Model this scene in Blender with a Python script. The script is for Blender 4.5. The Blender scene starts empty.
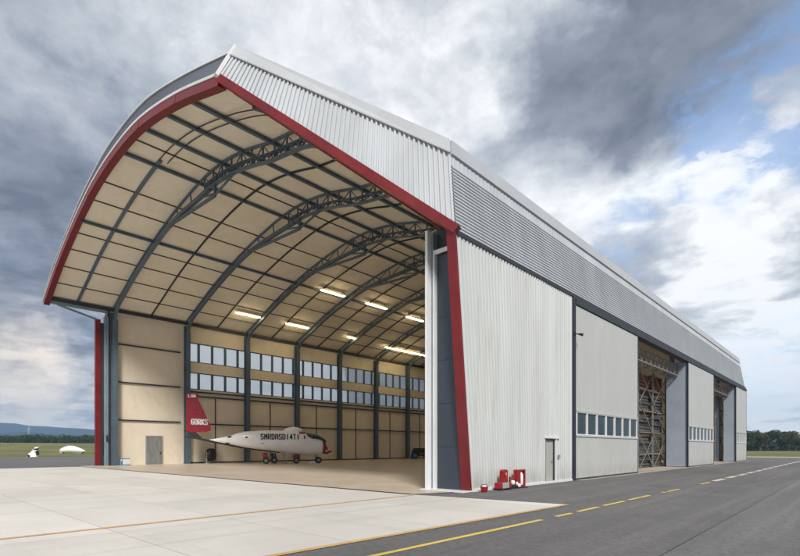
import bpy, bmesh, math, random
from mathutils import Vector, Matrix
random.seed(11)
sc = bpy.context.scene
col = sc.collection

# ------------------------------------------------------------------ camera
YAW = math.radians(42.57)
CAMX, CAMY, CAMZ = 10.983, -16.011, 1.7
cd = bpy.data.cameras.new('camera')
cam = bpy.data.objects.new('camera', cd)
col.objects.link(cam)
cam.location = (CAMX, CAMY, CAMZ)
cam.rotation_euler = (math.radians(90), 0, YAW)
cd.sensor_width = 36
cd.sensor_fit = 'HORIZONTAL'
cd.lens = 36 * 497.5 / 800
cd.shift_y = 0.2125
cd.clip_start = 0.1
cd.clip_end = 12000
sc.camera = cam
sc.view_settings.view_transform = 'Standard'
sc.view_settings.look = 'None'
sc.view_settings.exposure = 1.35
sc.view_settings.gamma = 1
sc.view_settings.use_curve_mapping = False
sc.render.engine = 'CYCLES'
sc.cycles.max_bounces = 10
sc.cycles.diffuse_bounces = 7
sc.cycles.use_denoising = True

# ------------------------------------------------------------------ sun and sky
SUN_AZ, SUN_EL = 130.0, 40.0          # azimuth measured clockwise from +Y
a = math.radians(SUN_AZ); e = math.radians(SUN_EL)
SUN_DIR = Vector((math.sin(a) * math.cos(e), math.cos(a) * math.cos(e), math.sin(e)))
sl = bpy.data.lights.new('sun', 'SUN')
sl.energy = 1.5
sl.angle = math.radians(14)
sl.color = (1, 0.96, 0.9)
sun = bpy.data.objects.new('sun', sl)
col.objects.link(sun)
sun.rotation_euler = (-SUN_DIR).to_track_quat('-Z', 'Y').to_euler()
sun.location = (30, -30, 60)

world = bpy.data.worlds.new('World')
sc.world = world
world.use_nodes = True


class NT:
    """small wrapper to write node trees briefly"""
    def __init__(self, tree):
        self.t = tree
        tree.nodes.clear()

    def n(self, kind, **kw):
        nd = self.t.nodes.new(kind)
        for k, v in kw.items():
            setattr(nd, k, v)
        return nd

    def put(self, sock, v):
        if hasattr(v, 'is_output') or hasattr(v, 'links'):
            self.t.links.new(v, sock)
        elif v is not None:
            sock.default_value = v

    def m(self, op, a, b=None, c=None, clamp=False):
        nd = self.n('ShaderNodeMath', operation=op, use_clamp=clamp)
        self.put(nd.inputs[0], a)
        self.put(nd.inputs[1], b)
        self.put(nd.inputs[2], c)
        return nd.outputs[0]

    def vm(self, op, a, b=None, out=0):
        nd = self.n('ShaderNodeVectorMath', operation=op)
        self.put(nd.inputs[0], a)
        self.put(nd.inputs[1], b)
        return nd.outputs[out]

    def mr(self, v, a, b, c=0.0, d=1.0, smooth=True):
        nd = self.n('ShaderNodeMapRange')
        nd.interpolation_type = 'SMOOTHSTEP' if smooth else 'LINEAR'
        self.put(nd.inputs['Value'], v)
        for s, x in zip(('From Min', 'From Max', 'To Min', 'To Max'), (a, b, c, d)):
            nd.inputs[s].default_value = x
        return nd.outputs[0]

    def noise(self, vec, scale, detail=4, rough=0.5, dist=0.0, out=0):
        nd = self.n('ShaderNodeTexNoise')
        if vec is not None:
            self.put(nd.inputs['Vector'], vec)
        nd.inputs['Scale'].default_value = scale
        nd.inputs['Detail'].default_value = detail
        nd.inputs['Roughness'].default_value = rough
        nd.inputs['Distortion'].default_value = dist
        return nd.outputs[out]

    def mix(self, f, a, b, blend='MIX'):
        nd = self.n('ShaderNodeMix', data_type='RGBA', blend_type=blend)
        self.put(nd.inputs[0], f)
        self.put(nd.inputs[6], a)
        self.put(nd.inputs[7], b)
        return nd.outputs[2]


def rgb(r, g, b):
    return (r, g, b, 1.0)


def skydir(px, py):
    """direction in the sky (800-wide picture units) used to place the visible cloud banks and one added bright bank"""
    k = (px - 400) / 497.5
    S, C = math.sin(YAW), math.cos(YAW)
    v = Vector((k * C - S, k * S + C, (448 - py) / 497.5))
    return v.normalized()


w = NT(world.node_tree)
out = w.n('ShaderNodeOutputWorld')
tc = w.n('ShaderNodeTexCoord')
d0 = w.vm('NORMALIZE', tc.outputs['Generated'])
sky = w.n('ShaderNodeTexSky', sky_type='NISHITA')
sky.sun_disc = False
sky.sun_elevation = math.radians(SUN_EL)
sky.sun_rotation = math.radians(SUN_AZ)
sky.air_density = 1.0
sky.dust_density = 1.2
sky.ozone_density = 1.0
bg_sky = w.n('ShaderNodeBackground')
bg_sky.inputs['Strength'].default_value = 0.10
w.put(bg_sky.inputs['Color'], sky.outputs[0])
# warp the direction so every bank has a ragged outline
wn = w.n('ShaderNodeTexNoise')
w.put(wn.inputs['Vector'], d0)
wn.inputs['Scale'].default_value = 3.2
wn.inputs['Detail'].default_value = 7
wn.inputs['Roughness'].default_value = 0.58
off = w.vm('MULTIPLY', w.vm('SUBTRACT', wn.outputs['Color'], (0.5, 0.5, 0.5)), (0.42, 0.42, 0.30))
d1 = w.vm('NORMALIZE', w.vm('ADD', d0, off))


def blob(px, py, r_in, r_out, amp):
    c = skydir(px, py)
    dt = w.vm('DOT_PRODUCT', d1, tuple(c), out=1)
    v = w.mr(dt, math.cos(math.radians(r_out)), math.cos(math.radians(r_in)), 0, amp)
    return v


# cloud-plane coordinates: layers stretch out towards the horizon
sep = w.n('ShaderNodeSeparateXYZ')
w.put(sep.inputs[0], d0)
zz = w.m('ADD', w.m('MAXIMUM', sep.outputs[2], 0.0), 0.16)
cmb = w.n('ShaderNodeCombineXYZ')
w.put(cmb.inputs[0], w.m('DIVIDE', sep.outputs[0], zz))
w.put(cmb.inputs[1], w.m('DIVIDE', sep.outputs[1], zz))
puff = w.noise(cmb.outputs[0], 1.7, 12, 0.58, 0.1)
fine = w.noise(cmb.outputs[0], 5.2, 10, 0.66, 0.15)
bright = 0.57
for args in ((660, 20, 1, 13, -0.24), (730, 0, 2, 13, -0.22), (600, 90, 1, 10, -0.22), (520, 130, 1, 8, -0.18), (650, 130, 1, 8, -0.12), (650, 252, 0.5, 4.5, -0.28),
             (775, 262, 1, 5, -0.24), (10, 335, 4, 16, -0.42), (30, 250, 3, 12, -0.16), (110, 150, 3, 14, -0.06), (60, 40, 4, 20, -0.04), (20, 130, 2, 9, -0.1),
             (330, 30, 6, 20, 0.14), (440, 110, 2, 10, 0.22), (520, 30, 2, 9, 0.12), (700, 215, 3, 9, 0.32), (760, 300, 4, 14, 0.24), (560, 210, 3, 9, 0.24),
             (770, 400, 5, 12, 0.24), (40, 404, 2, 7, 0.60), (110, 418, 2, 6, 0.20), (290, 360, 6, 18, 0.46)):  # last one is an added bright bank that lights the windows and interior
    bright = w.m('ADD', bright, blob(*args))
bright = w.m('MAXIMUM', bright, 0.15)
bright = w.m('ADD', bright, w.m('MULTIPLY', w.m('SUBTRACT', puff, 0.5), 0.9))
bright = w.m('ADD', bright, w.m('MULTIPLY', w.m('SUBTRACT', fine, 0.5), 0.40))
cq = w.vm('ADD', cmb.outputs[0], w.vm('MULTIPLY', w.vm('SUBTRACT', wn.outputs['Color'], (0.5, 0.5, 0.5)), (0.25, 0.25, 0.0)))
e1 = w.noise(cq, 2.6, 12, 0.60, 0.0)
e2 = w.noise(cq, 6.5, 12, 0.62, 0.0)
e3 = w.noise(cq, 15.0, 10, 0.62, 0.0)
lowk = w.mr(sep.outputs[2], 0.12, 0.50, 1.0, 0.45)
bright = w.m('ADD', bright, w.m('MULTIPLY', w.m('SUBTRACT', w.mr(e1, 0.44, 0.56), 0.5), w.m('MULTIPLY', lowk, 0.20)))
bright = w.m('ADD', bright, w.m('MULTIPLY', w.m('SUBTRACT', w.mr(e2, 0.42, 0.58), 0.5), w.m('MULTIPLY', lowk, 0.13)))
bright = w.m('ADD', bright, w.m('MULTIPLY', w.m('SUBTRACT', w.mr(e3, 0.38, 0.62), 0.5), 0.06))
bright = w.m('MULTIPLY', bright, 1.0, clamp=True)
ramp = w.n('ShaderNodeValToRGB')
el = ramp.color_ramp.elements
el[0].position = 0.0
el[0].color = rgb(0.095, 0.108, 0.138)
el[1].position = 0.94
el[1].color = rgb(0.62, 0.625, 0.635)
x = el.new(0.3); x.color = rgb(0.175, 0.195, 0.238)
x = el.new(0.62); x.color = rgb(0.36, 0.38, 0.41)
w.put(ramp.inputs[0], bright)
# warm light low in the west part of the sky
warm = blob(30, 412, 2, 10, 0.75)
cl = w.mix(warm, ramp.outputs[0], w.mix(bright, rgb(0.14, 0.14, 0.165), rgb(0.66, 0.55, 0.42)))
bg_cl = w.n('ShaderNodeBackground')
w.put(bg_cl.inputs['Color'], cl)
bg_cl.inputs['Strength'].default_value = 0.70
# openings to the blue
gap = None
for args in ((762, 105, 1, 8, 0.95), (800, 60, 1, 6, 0.5), (720, 175, 1, 6, 0.65), (630, 232, 0.5, 4, 0.5), (790, 140, 1, 6, 0.6), (700, 395, 1, 5, 0.3), (780, 355, 1, 6, 0.35)):
    b = blob(*args)
    gap = b if gap is None else w.m('ADD', gap, b)
gap = w.m('MULTIPLY', gap, w.m('MULTIPLY', w.mr(fine, 0.38, 0.60, 1.3, 0.15), w.mr(e2, 0.42, 0.60, 1.25, 0.35)), clamp=True)
gap = w.m('MULTIPLY', gap, 0.75)
ms = w.n('ShaderNodeMixShader')
w.put(ms.inputs[0], gap)
w.t.links.new(bg_cl.outputs[0], ms.inputs[1])
w.t.links.new(bg_sky.outputs[0], ms.inputs[2])
w.t.links.new(ms.outputs[0], out.inputs['Surface'])

# ------------------------------------------------------------------ helpers
def tag(o, label=None, cat=None, group=None, kind=None):
    if label: o['label'] = label
    if cat: o['category'] = cat
    if group: o['group'] = group
    if kind: o['kind'] = kind
    return o


def thing(name, label, cat, loc=(0, 0, 0), rz=0, group=None):
    o = bpy.data.objects.new(name, None)
    o.empty_display_size = 0.3
    col.objects.link(o)
    o.location = loc
    o.rotation_euler = (0, 0, rz)
    return tag(o, label, cat, group)


class MB:
    def __init__(self):
        self.v = []
        self.f = []
        self.sm = []

    def add(self, vs, fs, smooth=False):
        b = len(self.v)
        self.v += [tuple(p) for p in vs]
        self.f += [tuple(i + b for i in f) for f in fs]
        self.sm += [smooth] * len(fs)
        return self

    def box(self, x0, x1, y0, y1, z0, z1):
        vs = [(x, y, z) for z in (z0, z1) for x, y in ((x0, y0), (x1, y0), (x1, y1), (x0, y1))]
        return self.add(vs, [(3, 2, 1, 0), (4, 5, 6, 7), (0, 1, 5, 4), (1, 2, 6, 5), (2, 3, 7, 6), (3, 0, 4, 7)])

    def hexa(self, b, t):
        return self.add(list(b) + list(t), [(3, 2, 1, 0), (4, 5, 6, 7), (0, 1, 5, 4), (1, 2, 6, 5), (2, 3, 7, 6), (3, 0, 4, 7)])

    def bar(self, p, q, wd, ht=None, up=(0, 0, 1)):
        ht = ht or wd
        p, q = Vector(p), Vector(q)
        d = (q - p).normalized()
        u = Vector(up)
        if abs(d.dot(u)) > 0.98: u = Vector((0, 1, 0))
        s = d.cross(u).normalized() * wd / 2
        t = s.cross(d).normalized() * ht / 2
        return self.hexa([p - s - t, p + s - t, p + s + t, p - s + t], [q - s - t, q + s - t, q + s + t, q - s + t])

    def path(self, pts, wd, ht=None, up=(0, 1, 0)):
        """rectangular section carried along a polyline (section axes: up x dir, up)"""
        ht = ht or wd
        n = len(pts)
        u = Vector(up)
        vs = []
        for i in range(n):
            a_ = Vector(pts[max(0, i - 1)]); b_ = Vector(pts[min(n - 1, i + 1)])
            d = (b_ - a_).normalized()
            s = d.cross(u).normalized() * ht / 2
            t = u.normalized() * wd / 2
            p = Vector(pts[i])
            vs += [p - s - t, p + s - t, p + s + t, p - s + t]
        fs = [(0, 1, 2, 3), tuple(4 * (n - 1) + k for k in (3, 2, 1, 0))]
        for i in range(n - 1):
            for k in range(4):
                a0, a1 = 4 * i + k, 4 * i + (k + 1) % 4
                fs.append((a1, a0, a0 + 4, a1 + 4))
        return self.add(vs, fs)

    def tube(self, pts, r, n=10, smooth=True, caps=True):
        rs = r if isinstance(r, (list, tuple)) else [r] * len(pts)
        m = len(pts)
        vs = []
        prev = None
        for i in range(m):
            a_ = Vector(pts[max(0, i - 1)]); b_ = Vector(pts[min(m - 1, i + 1)])
            d = (b_ - a_).normalized()
            if prev is None:
                u = Vector((0, 0, 1)) if abs(d.z) < 0.9 else Vector((1, 0, 0))
                s = d.cross(u).normalized()
            else:
                s = (prev - d * prev.dot(d)).normalized()
            prev = s
            t = d.cross(s)
            for k in range(n):
                an = 2 * math.pi * k / n
                vs.append(Vector(pts[i]) + (s * math.cos(an) + t * math.sin(an)) * rs[i])
        fs = []
        for i in range(m - 1):
            for k in range(n):
                k2 = (k + 1) % n
                fs.append((i * n + k, i * n + k2, (i + 1) * n + k2, (i + 1) * n + k))
        self.add(vs, fs, smooth)
        if caps:
            self.add(vs[:n], [tuple(reversed(range(n)))])
            self.add(vs[-n:], [tuple(range(n))])
        return self

    def ball(self, c, rx, ry=None, rz=None, n=12, m=8, smooth=True):
        ry = ry or rx; rz = rz or rx
        vs = [(c[0], c[1], c[2] - rz)]
        for j in range(1, m):
            th = math.pi * j / m
            for k in range(n):
                an = 2 * math.pi * k / n
                vs.append((c[0] + rx * math.sin(th) * math.cos(an), c[1] + ry * math.sin(th) * math.sin(an), c[2] - rz * math.cos(th)))
        vs.append((c[0], c[1], c[2] + rz))
        fs = []
        for k in range(n):
            fs.append((0, 1 + (k + 1) % n, 1 + k))
            fs.append((len(vs) - 1, 1 + (m - 2) * n + k, 1 + (m - 2) * n + (k + 1) % n))
        for j in range(m - 2):
            for k in range(n):
                a0 = 1 + j * n + k; a1 = 1 + j * n + (k + 1) % n
                fs.append((a0, a1, a1 + n, a0 + n))
        return self.add(vs, fs, smooth)

    def rib_panel(self, p0, p1, q0, q1, n, depth, out, duty=0.45):
        """profiled sheet: bottom edge p0-p1, top edge q0-q1, n trapezoid ribs running bottom to top, raised along out"""
        p0, p1, q0, q1, o = map(Vector, (p0, p1, q0, q1, out))
        o = o.normalized() * depth
        us = []
        for i in range(n):
            for fr, h in ((0.0, 0), (1 - duty - 0.08, 0), (1 - duty + 0.04, 1), (0.96, 1)):
                us.append(((i + fr) / n, h))
        us.append((1.0, 0))
        vs = []
        for u, h in us:
            vs.append(p0.lerp(p1, u) + o * h)
            vs.append(q0.lerp(q1, u) + o * h)
        fs = [(2 * i, 2 * i + 2, 2 * i + 3, 2 * i + 1) for i in range(len(us) - 1)]
        return self.add(vs, fs)

    def build(self, name, mat, parent=None, loc=(0, 0, 0), bevel=0, rot=None):
        me = bpy.data.meshes.new(name)
        me.from_pydata([tuple(p) for p in self.v], [], self.f)
        me.polygons.foreach_set('use_smooth', self.sm)
        me.update()
        me.materials.append(mat)
        o = bpy.data.objects.new(name, me)
        col.objects.link(o)
        o.location = loc
        if rot: o.rotation_euler = rot
        if parent: o.parent = parent
        if bevel:
            b = o.modifiers.new('bevel', 'BEVEL')
            b.width = bevel
            b.segments = 2
            b.limit_method = 'ANGLE'
        return o


MATS = {}


def mat(name, base, rough=0.5, metal=0.0, var=0.10, vscale=1.5, stretch=(1, 1, 1), dirt=None, dirt_amt=0.0, dirt_scale=0.6,
        bump=0.0, bscale=20, spec=0.5, fine=0.0, fscale=30):
    if name in MATS: return MATS[name]
    m = bpy.data.materials.new(name)
    m.use_nodes = True
    t = NT(m.node_tree)
    o = t.n('ShaderNodeOutputMaterial')
    p = t.n('ShaderNodeBsdfPrincipled')
    t.t.links.new(p.outputs[0], o.inputs[0])
    tc = t.n('ShaderNodeTexCoord')
    vec = t.vm('MULTIPLY', tc.outputs['Object'], stretch)
    n1 = t.noise(vec, vscale, 6, 0.6)
    c = t.mix(t.mr(n1, 0.3, 0.7), rgb(*[x * (1 - var) for x in base]), rgb(*[min(1, x * (1 + var)) for x in base]))
    if fine:
        n3 = t.noise(tc.outputs['Object'], fscale, 3, 0.7)
        c = t.mix(t.mr(n3, 0.35, 0.65), c, t.mix(1.0, c, rgb(1 - fine, 1 - fine, 1 - fine), 'MULTIPLY'))
    if dirt:
        n2 = t.noise(vec, dirt_scale, 8, 0.65, 0.4)
        c = t.mix(t.mr(n2, 0.5, 0.78, 0, dirt_amt), c, rgb(*dirt))
    t.put(p.inputs['Base Color'], c)
    p.inputs['Metallic'].default_value = metal
    p.inputs['Specular IOR Level'].default_value = spec
    t.put(p.inputs['Roughness'], t.mr(n1, 0.2, 0.8, max(0.05, rough - 0.08), min(1, rough + 0.08)))
    if bump:
        b = t.n('ShaderNodeBump')
        b.inputs['Strength'].default_value = 1
        b.inputs['Distance'].default_value = bump
        t.put(b.inputs['Height'], t.noise(vec, bscale, 4, 0.6))
        t.put(p.inputs['Normal'], b.outputs[0])
    MATS[name] = m
    return m


M_white_sheet = mat('white_profiled_sheet', (0.57, 0.585, 0.57), 0.42, 0.0, 0.05, 0.7, (1, 1, 0.15), (0.42, 0.40, 0.35), 0.45, 0.9)
M_silver = mat('silver_profiled_sheet', (0.49, 0.51, 0.53), 0.45, 0.0, 0.08, 0.6, (1, 1, 0.3), (0.33, 0.35, 0.38), 0.4, 0.8)
M_flash = mat('ridge_flashing', (0.46, 0.475, 0.49), 0.45, 0.0, 0.05, 0.5, (1, 1, 1), (0.4, 0.4, 0.4), 0.35, 0.7)
M_white = mat('white_trim_paint', (0.74, 0.74, 0.73), 0.4, 0, 0.04, 1.0, (1, 1, 1), (0.5, 0.47, 0.42), 0.3)
M_roof = mat('dark_roof_sheet', (0.075, 0.085, 0.11), 0.45, 0.0, 0.12, 1.2)
M_red = mat('red_steel_paint', (0.17, 0.008, 0.011), 0.42, 0, 0.16, 0.8, (1, 1, 1), (0.13, 0.02, 0.018), 0.6, 2.0)
M_steel = mat('blue_grey_steel', (0.085, 0.125, 0.165), 0.45, 0.0, 0.14, 1.0, (1, 1, 1), (0.12, 0.14, 0.15), 0.3)
M_steel_lt = mat('light_grey_steel', (0.23, 0.29, 0.34), 0.45, 0.1, 0.08, 1.0)
M_slot = mat('dark_navy_steel', (0.022, 0.026, 0.045), 0.5, 0, 0.15, 1.0)
M_batten = mat('brown_lining_batten', (0.10, 0.085, 0.06), 0.6, 0, 0.2, 1.0)
M_dark = mat('dark_seam_steel', (0.028, 0.032, 0.038), 0.55, 0, 0.15, 1.0)
M_navy = mat('navy_grey_panel', (0.040, 0.048, 0.068), 0.4, 0.0, 0.10, 0.8, (1, 1, 0.3), (0.08, 0.09, 0.115), 0.4)
M_side = mat('grey_blue_panel', (0.30, 0.34, 0.40), 0.45, 0.0, 0.06, 0.6)
M_door = mat('pale_door_panel', (0.50, 0.50, 0.475), 0.45, 0.0, 0.035, 0.5, (1, 1, 0.25), (0.42, 0.41, 0.37), 0.5, 0.5)
M_person = mat('grey_personnel_door', (0.42, 0.41, 0.36), 0.5, 0, 0.06, 2, (1, 1, 0.3))
M_zinc = mat('zinc_door', (0.24, 0.25, 0.24), 0.5, 0.2, 0.15, 3, (1, 1, 0.4))
M_black = mat('black_rubber', (0.018, 0.018, 0.02), 0.6, 0, 0.2, 4)
M_beige_post = mat('beige_steel', (0.22, 0.20, 0.175), 0.5, 0, 0.12, 1.5)
M_dkstuff = mat('grey_wrapped_goods', (0.075, 0.073, 0.07), 0.8, 0, 0.35, 2.5, bump=0.05, bscale=4)
M_brown = mat('brown_red_panel', (0.20, 0.07, 0.05), 0.6, 0, 0.2, 2)
M_plane = mat('aircraft_white_paint', (0.90, 0.89, 0.87), 0.28, 0, 0.03, 0.8, (1, 1, 1), (0.66, 0.62, 0.57), 0.3, 0.8)
M_planered = mat('aircraft_red_paint', (0.27, 0.008, 0.018), 0.3, 0, 0.08, 1)
M_fire = mat('fire_red_paint', (0.30, 0.012, 0.014), 0.3, 0, 0.12, 3)
M_blue = mat('blue_carton_print', (0.02, 0.25, 0.50), 0.5, 0, 0.2, 6)
M_ink = mat('black_lettering', (0.02, 0.02, 0.022), 0.5)
M_inkw = mat('white_lettering', (0.80, 0.80, 0.80), 0.5)
M_rubbergrey = mat('grey_plastic', (0.30, 0.31, 0.30), 0.55, 0, 0.1, 5)
M_bark = mat('tree_bark', (0.09, 0.075, 0.055), 0.9, 0, 0.2, 4)


def splash(m, zmax, col_, amt):
    t = NT.__new__(NT); t.t = m.node_tree
    p = [n for n in t.t.nodes if n.bl_idname == 'ShaderNodeBsdfPrincipled'][0]
    src = p.inputs['Base Color'].links[0].from_socket
    tc = t.n('ShaderNodeTexCoord'); sp = t.n('ShaderNodeSeparateXYZ'); t.put(sp.inputs[0], tc.outputs['Object'])
    nz = t.noise(t.vm('MULTIPLY', tc.outputs['Object'], (2, 2.5, 0.8)), 1.0, 7, 0.7)
    low = t.m('MULTIPLY', t.mr(sp.outputs[2], zmax, 0.1), t.mr(nz, 0.35, 0.65, 0.2, 1.0))
    run = t.m('MULTIPLY', t.mr(t.noise(t.vm('MULTIPLY', tc.outputs['Object'], (1, 3.2, 0.12)), 1.0, 5, 0.7), 0.56, 0.72), 0.30)
    t.put(p.inputs['Base Color'], t.mix(t.m('MAXIMUM', t.m('MULTIPLY', low, amt), run), src, rgb(*col_)))


splash(M_white_sheet, 1.1, (0.30, 0.28, 0.24), 0.6)
splash(M_door, 1.0, (0.30, 0.28, 0.24), 0.5)


def mat_lining():
    m = bpy.data.materials.new('cream_insulation_lining')
    m.use_nodes = True
    t = NT(m.node_tree)
    o = t.n('ShaderNodeOutputMaterial'); p = t.n('ShaderNodeBsdfPrincipled')
    t.t.links.new(p.outputs[0], o.inputs[0])
    tc = t.n('ShaderNodeTexCoord')
    n1 = t.noise(tc.outputs['Object'], 0.35, 6, 0.6)
    n2 = t.noise(tc.outputs['Object'], 1.6, 5, 0.6, 0.6)
    c = t.mix(t.mr(n1, 0.3, 0.7), rgb(0.80, 0.715, 0.56), rgb(0.86, 0.785, 0.64))
    c = t.mix(t.mr(n2, 0.56, 0.8, 0, 0.55), c, rgb(0.70, 0.60, 0.44))
    t.put(p.inputs['Base Color'], c)
    p.inputs['Roughness'].default_value = 0.62
    p.inputs['Specular IOR Level'].default_value = 0.3
    b = t.n('ShaderNodeBump')
    b.inputs['Distance'].default_value = 0.25
    b.inputs['Strength'].default_value = 0.5
    t.put(b.inputs['Height'], t.noise(tc.outputs['Object'], 0.55, 3, 0.5, 0.8))
    t.put(p.inputs['Normal'], b.outputs[0])
    return m


M_lining = mat_lining()
M_wallin = mat('cream_wall_panel', (0.74, 0.66, 0.53), 0.6, 0, 0.05, 0.5, (1, 1, 0.6), (0.46, 0.38, 0.27), 0.45, 0.5)


def mat_glass(name, tint=(0.75, 0.86, 0.95), refl=0.25, trans=0.75, diff=(0.5, 0.6, 0.7)):
    m = bpy.data.materials.new(name)
    m.use_nodes = True
    t = NT(m.node_tree)
    o = t.n('ShaderNodeOutputMaterial')
    tr = t.n('ShaderNodeBsdfTransparent'); tr.inputs[0].default_value = rgb(*tint)
    gl = t.n('ShaderNodeBsdfGlossy'); gl.inputs[1].default_value = 0.04; gl.inputs[0].default_value = rgb(0.9, 0.95, 1)
    df = t.n('ShaderNodeBsdfTranslucent'); df.inputs[0].default_value = rgb(*diff)
    fr = t.n('ShaderNodeFresnel'); fr.inputs[0].default_value = 1.5
    m1 = t.n('ShaderNodeMixShader'); m1.inputs[0].default_value = trans
    t.t.links.new(df.outputs[0], m1.inputs[1]); t.t.links.new(tr.outputs[0], m1.inputs[2])
    m2 = t.n('ShaderNodeMixShader')
    t.put(m2.inputs[0], t.m('ADD', t.m('MULTIPLY', fr.outputs[0], 0.8), refl * 0.2, clamp=True))
    t.t.links.new(m1.outputs[0], m2.inputs[1]); t.t.links.new(gl.outputs[0], m2.inputs[2])
    t.t.links.new(m2.outputs[0], o.inputs[0])
    return m


M_pane = mat_glass('clear_window_glass', (0.97, 0.99, 1.0), 0.2, 0.68, (0.95, 0.97, 1.0))
M_doorglass = mat('dark_door_glass', (0.025, 0.045, 0.052), 0.15, 0.0, 0.25, 0.8, spec=0.22)
M_canopy = mat('dark_canopy_glass', (0.02, 0.035, 0.045), 0.08, 0, 0.1, 1, spec=0.9)
M_lamp = bpy.data.materials.new('lit_tube')
M_lamp.use_nodes = True
_t = NT(M_lamp.node_tree)
_o = _t.n('ShaderNodeOutputMaterial'); _e = _t.n('ShaderNodeEmission')
_e.inputs[0].default_value = rgb(1, 0.78, 0.42); _e.inputs[1].default_value = 8.5
_t.t.links.new(_e.outputs[0], _o.inputs[0])


# ---- ground materials
def mat_ground(name, kind):
    m = bpy.data.materials.new(name)
    m.use_nodes = True
    t = NT(m.node_tree)
    o = t.n('ShaderNodeOutputMaterial'); p = t.n('ShaderNodeBsdfPrincipled')
    t.t.links.new(p.outputs[0], o.inputs[0])
    tc = t.n('ShaderNodeTexCoord')
    P = tc.outputs['Object']
    big = t.noise(P, 0.06, 6, 0.6)
    mid = t.noise(P, 0.45, 7, 0.65, 0.5)
    fine = t.noise(P, 28, 3, 0.8)
    grit = t.noise(P, 7, 5, 0.85)
    vf = t.noise(P, 110, 2, 0.8)
    streak = t.noise(t.vm('MULTIPLY', P, (1.4, 0.05, 1)), 1.0, 6, 0.6)
    hgt = t.m('ADD', t.m('MULTIPLY', fine, 0.6), vf)
    bd, rr = 0.004, (0.75, 0.95)
    if kind == 'asphalt':
        c = t.mix(t.mr(mid, 0.3, 0.7), rgb(0.070, 0.070, 0.074), rgb(0.105, 0.104, 0.106))
        c = t.mix(t.mr(streak, 0.42, 0.7, 0, 0.7), c, rgb(0.145, 0.142, 0.14))
        c = t.mix(t.mr(t.noise(t.vm('MULTIPLY', P, (2.2, 0.12, 1)), 0.8, 5, 0.6), 0.55, 0.7, 0, 0.5), c, rgb(0.05, 0.05, 0.053))
        c = t.mix(t.mr(big, 0.5, 0.7, 0, 0.5), c, rgb(0.058, 0.058, 0.062))
        c = t.mix(t.mr(vf, 0.42, 0.68, 0, 0.55), c, rgb(0.21, 0.205, 0.20))
        c = t.mix(t.mr(fine, 0.62, 0.75, 0, 0.5), c, rgb(0.035, 0.035, 0.037))
        c = t.mix(t.mr(grit, 0.42, 0.62, 0, 0.38), c, rgb(0.035, 0.035, 0.036))
        c = t.mix(1.0, c, rgb(1.36, 1.31, 1.26), 'MULTIPLY')
        bd = 0.006
    elif kind == 'apron':
        c = t.mix(t.mr(mid, 0.25, 0.75), rgb(0.66, 0.625, 0.57), rgb(0.74, 0.70, 0.64))
        c = t.mix(t.mr(big, 0.45, 0.7, 0, 0.6), c, rgb(0.50, 0.47, 0.43))
        c = t.mix(t.mr(streak, 0.55, 0.75, 0, 0.4), c, rgb(0.42, 0.40, 0.37))
        c = t.mix(t.mr(vf, 0.55, 0.75, 0, 0.22), c, rgb(0.38, 0.36, 0.34))
        c = t.mix(t.mr(t.noise(P, 0.9, 5, 0.7, 1.2), 0.62, 0.74, 0, 0.35), c, rgb(0.36, 0.335, 0.30))
        c = t.mix(t.mr(t.noise(t.vm('MULTIPLY', P, (0.07, 1.6, 1)), 1.0, 6, 0.65), 0.56, 0.72, 0, 0.30), c, rgb(0.43, 0.40, 0.36))
        # expansion joints and per-slab tone
        br = t.n('ShaderNodeTexBrick')
        br.offset = 0.0
        t.put(br.inputs['Vector'], P)
        br.inputs['Color1'].default_value = rgb(1, 1, 1)
        br.inputs['Color2'].default_value = rgb(0.90, 0.90, 0.89)
        br.inputs['Mortar'].default_value = rgb(0.68, 0.66, 0.63)
        br.inputs['Scale'].default_value = 1
        br.inputs['Mortar Size'].default_value = 0.018
        br.inputs['Mortar Smooth'].default_value = 0.4
        br.inputs['Brick Width'].default_value = 5.0
        br.inputs['Row Height'].default_value = 2.5
        c = t.mix(1.0, c, br.outputs['Color'], 'MULTIPLY')
        bd = 0.0015
    elif kind == 'floor':
        c = t.mix(t.mr(mid, 0.25, 0.75), rgb(0.50, 0.41, 0.32), rgb(0.57, 0.47, 0.37))
        c = t.mix(t.mr(big, 0.4, 0.7, 0, 0.6), c, rgb(0.60, 0.52, 0.42))
        c = t.mix(t.mr(fine, 0.58, 0.8, 0, 0.2), c, rgb(0.30, 0.25, 0.2))
        bd, rr = 0.0004, (0.32, 0.5)
    else:
        c = t.mix(t.mr(big, 0.35, 0.65), rgb(0.13, 0.135, 0.035), rgb(0.22, 0.19, 0.065))
        c = t.mix(t.mr(t.noise(t.vm('MULTIPLY', P, (0.3, 1, 1)), 0.05, 5, 0.6), 0.45, 0.65, 0, 0.6), c, rgb(0.075, 0.105, 0.03))
        c = t.mix(t.mr(mid, 0.5, 0.8, 0, 0.5), c, rgb(0.24, 0.21, 0.09))
        c = t.mix(t.mr(t.noise(P, 6, 3, 0.8), 0.5, 0.7, 0, 0.5), c, rgb(0.06, 0.075, 0.02))
        bd = 0.05
    t.put(p.inputs['Base Color'], c)
    t.put(p.inputs['Roughness'], t.mr(mid, 0.3, 0.7, rr[0], rr[1]))
    p.inputs['Specular IOR Level'].default_value = 0.35
    b = t.n('ShaderNodeBump')
    b.inputs['Distance'].default_value = bd
    t.put(b.inputs['Height'], hgt)
    t.put(p.inputs['Normal'], b.outputs[0])
    return m


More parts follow.
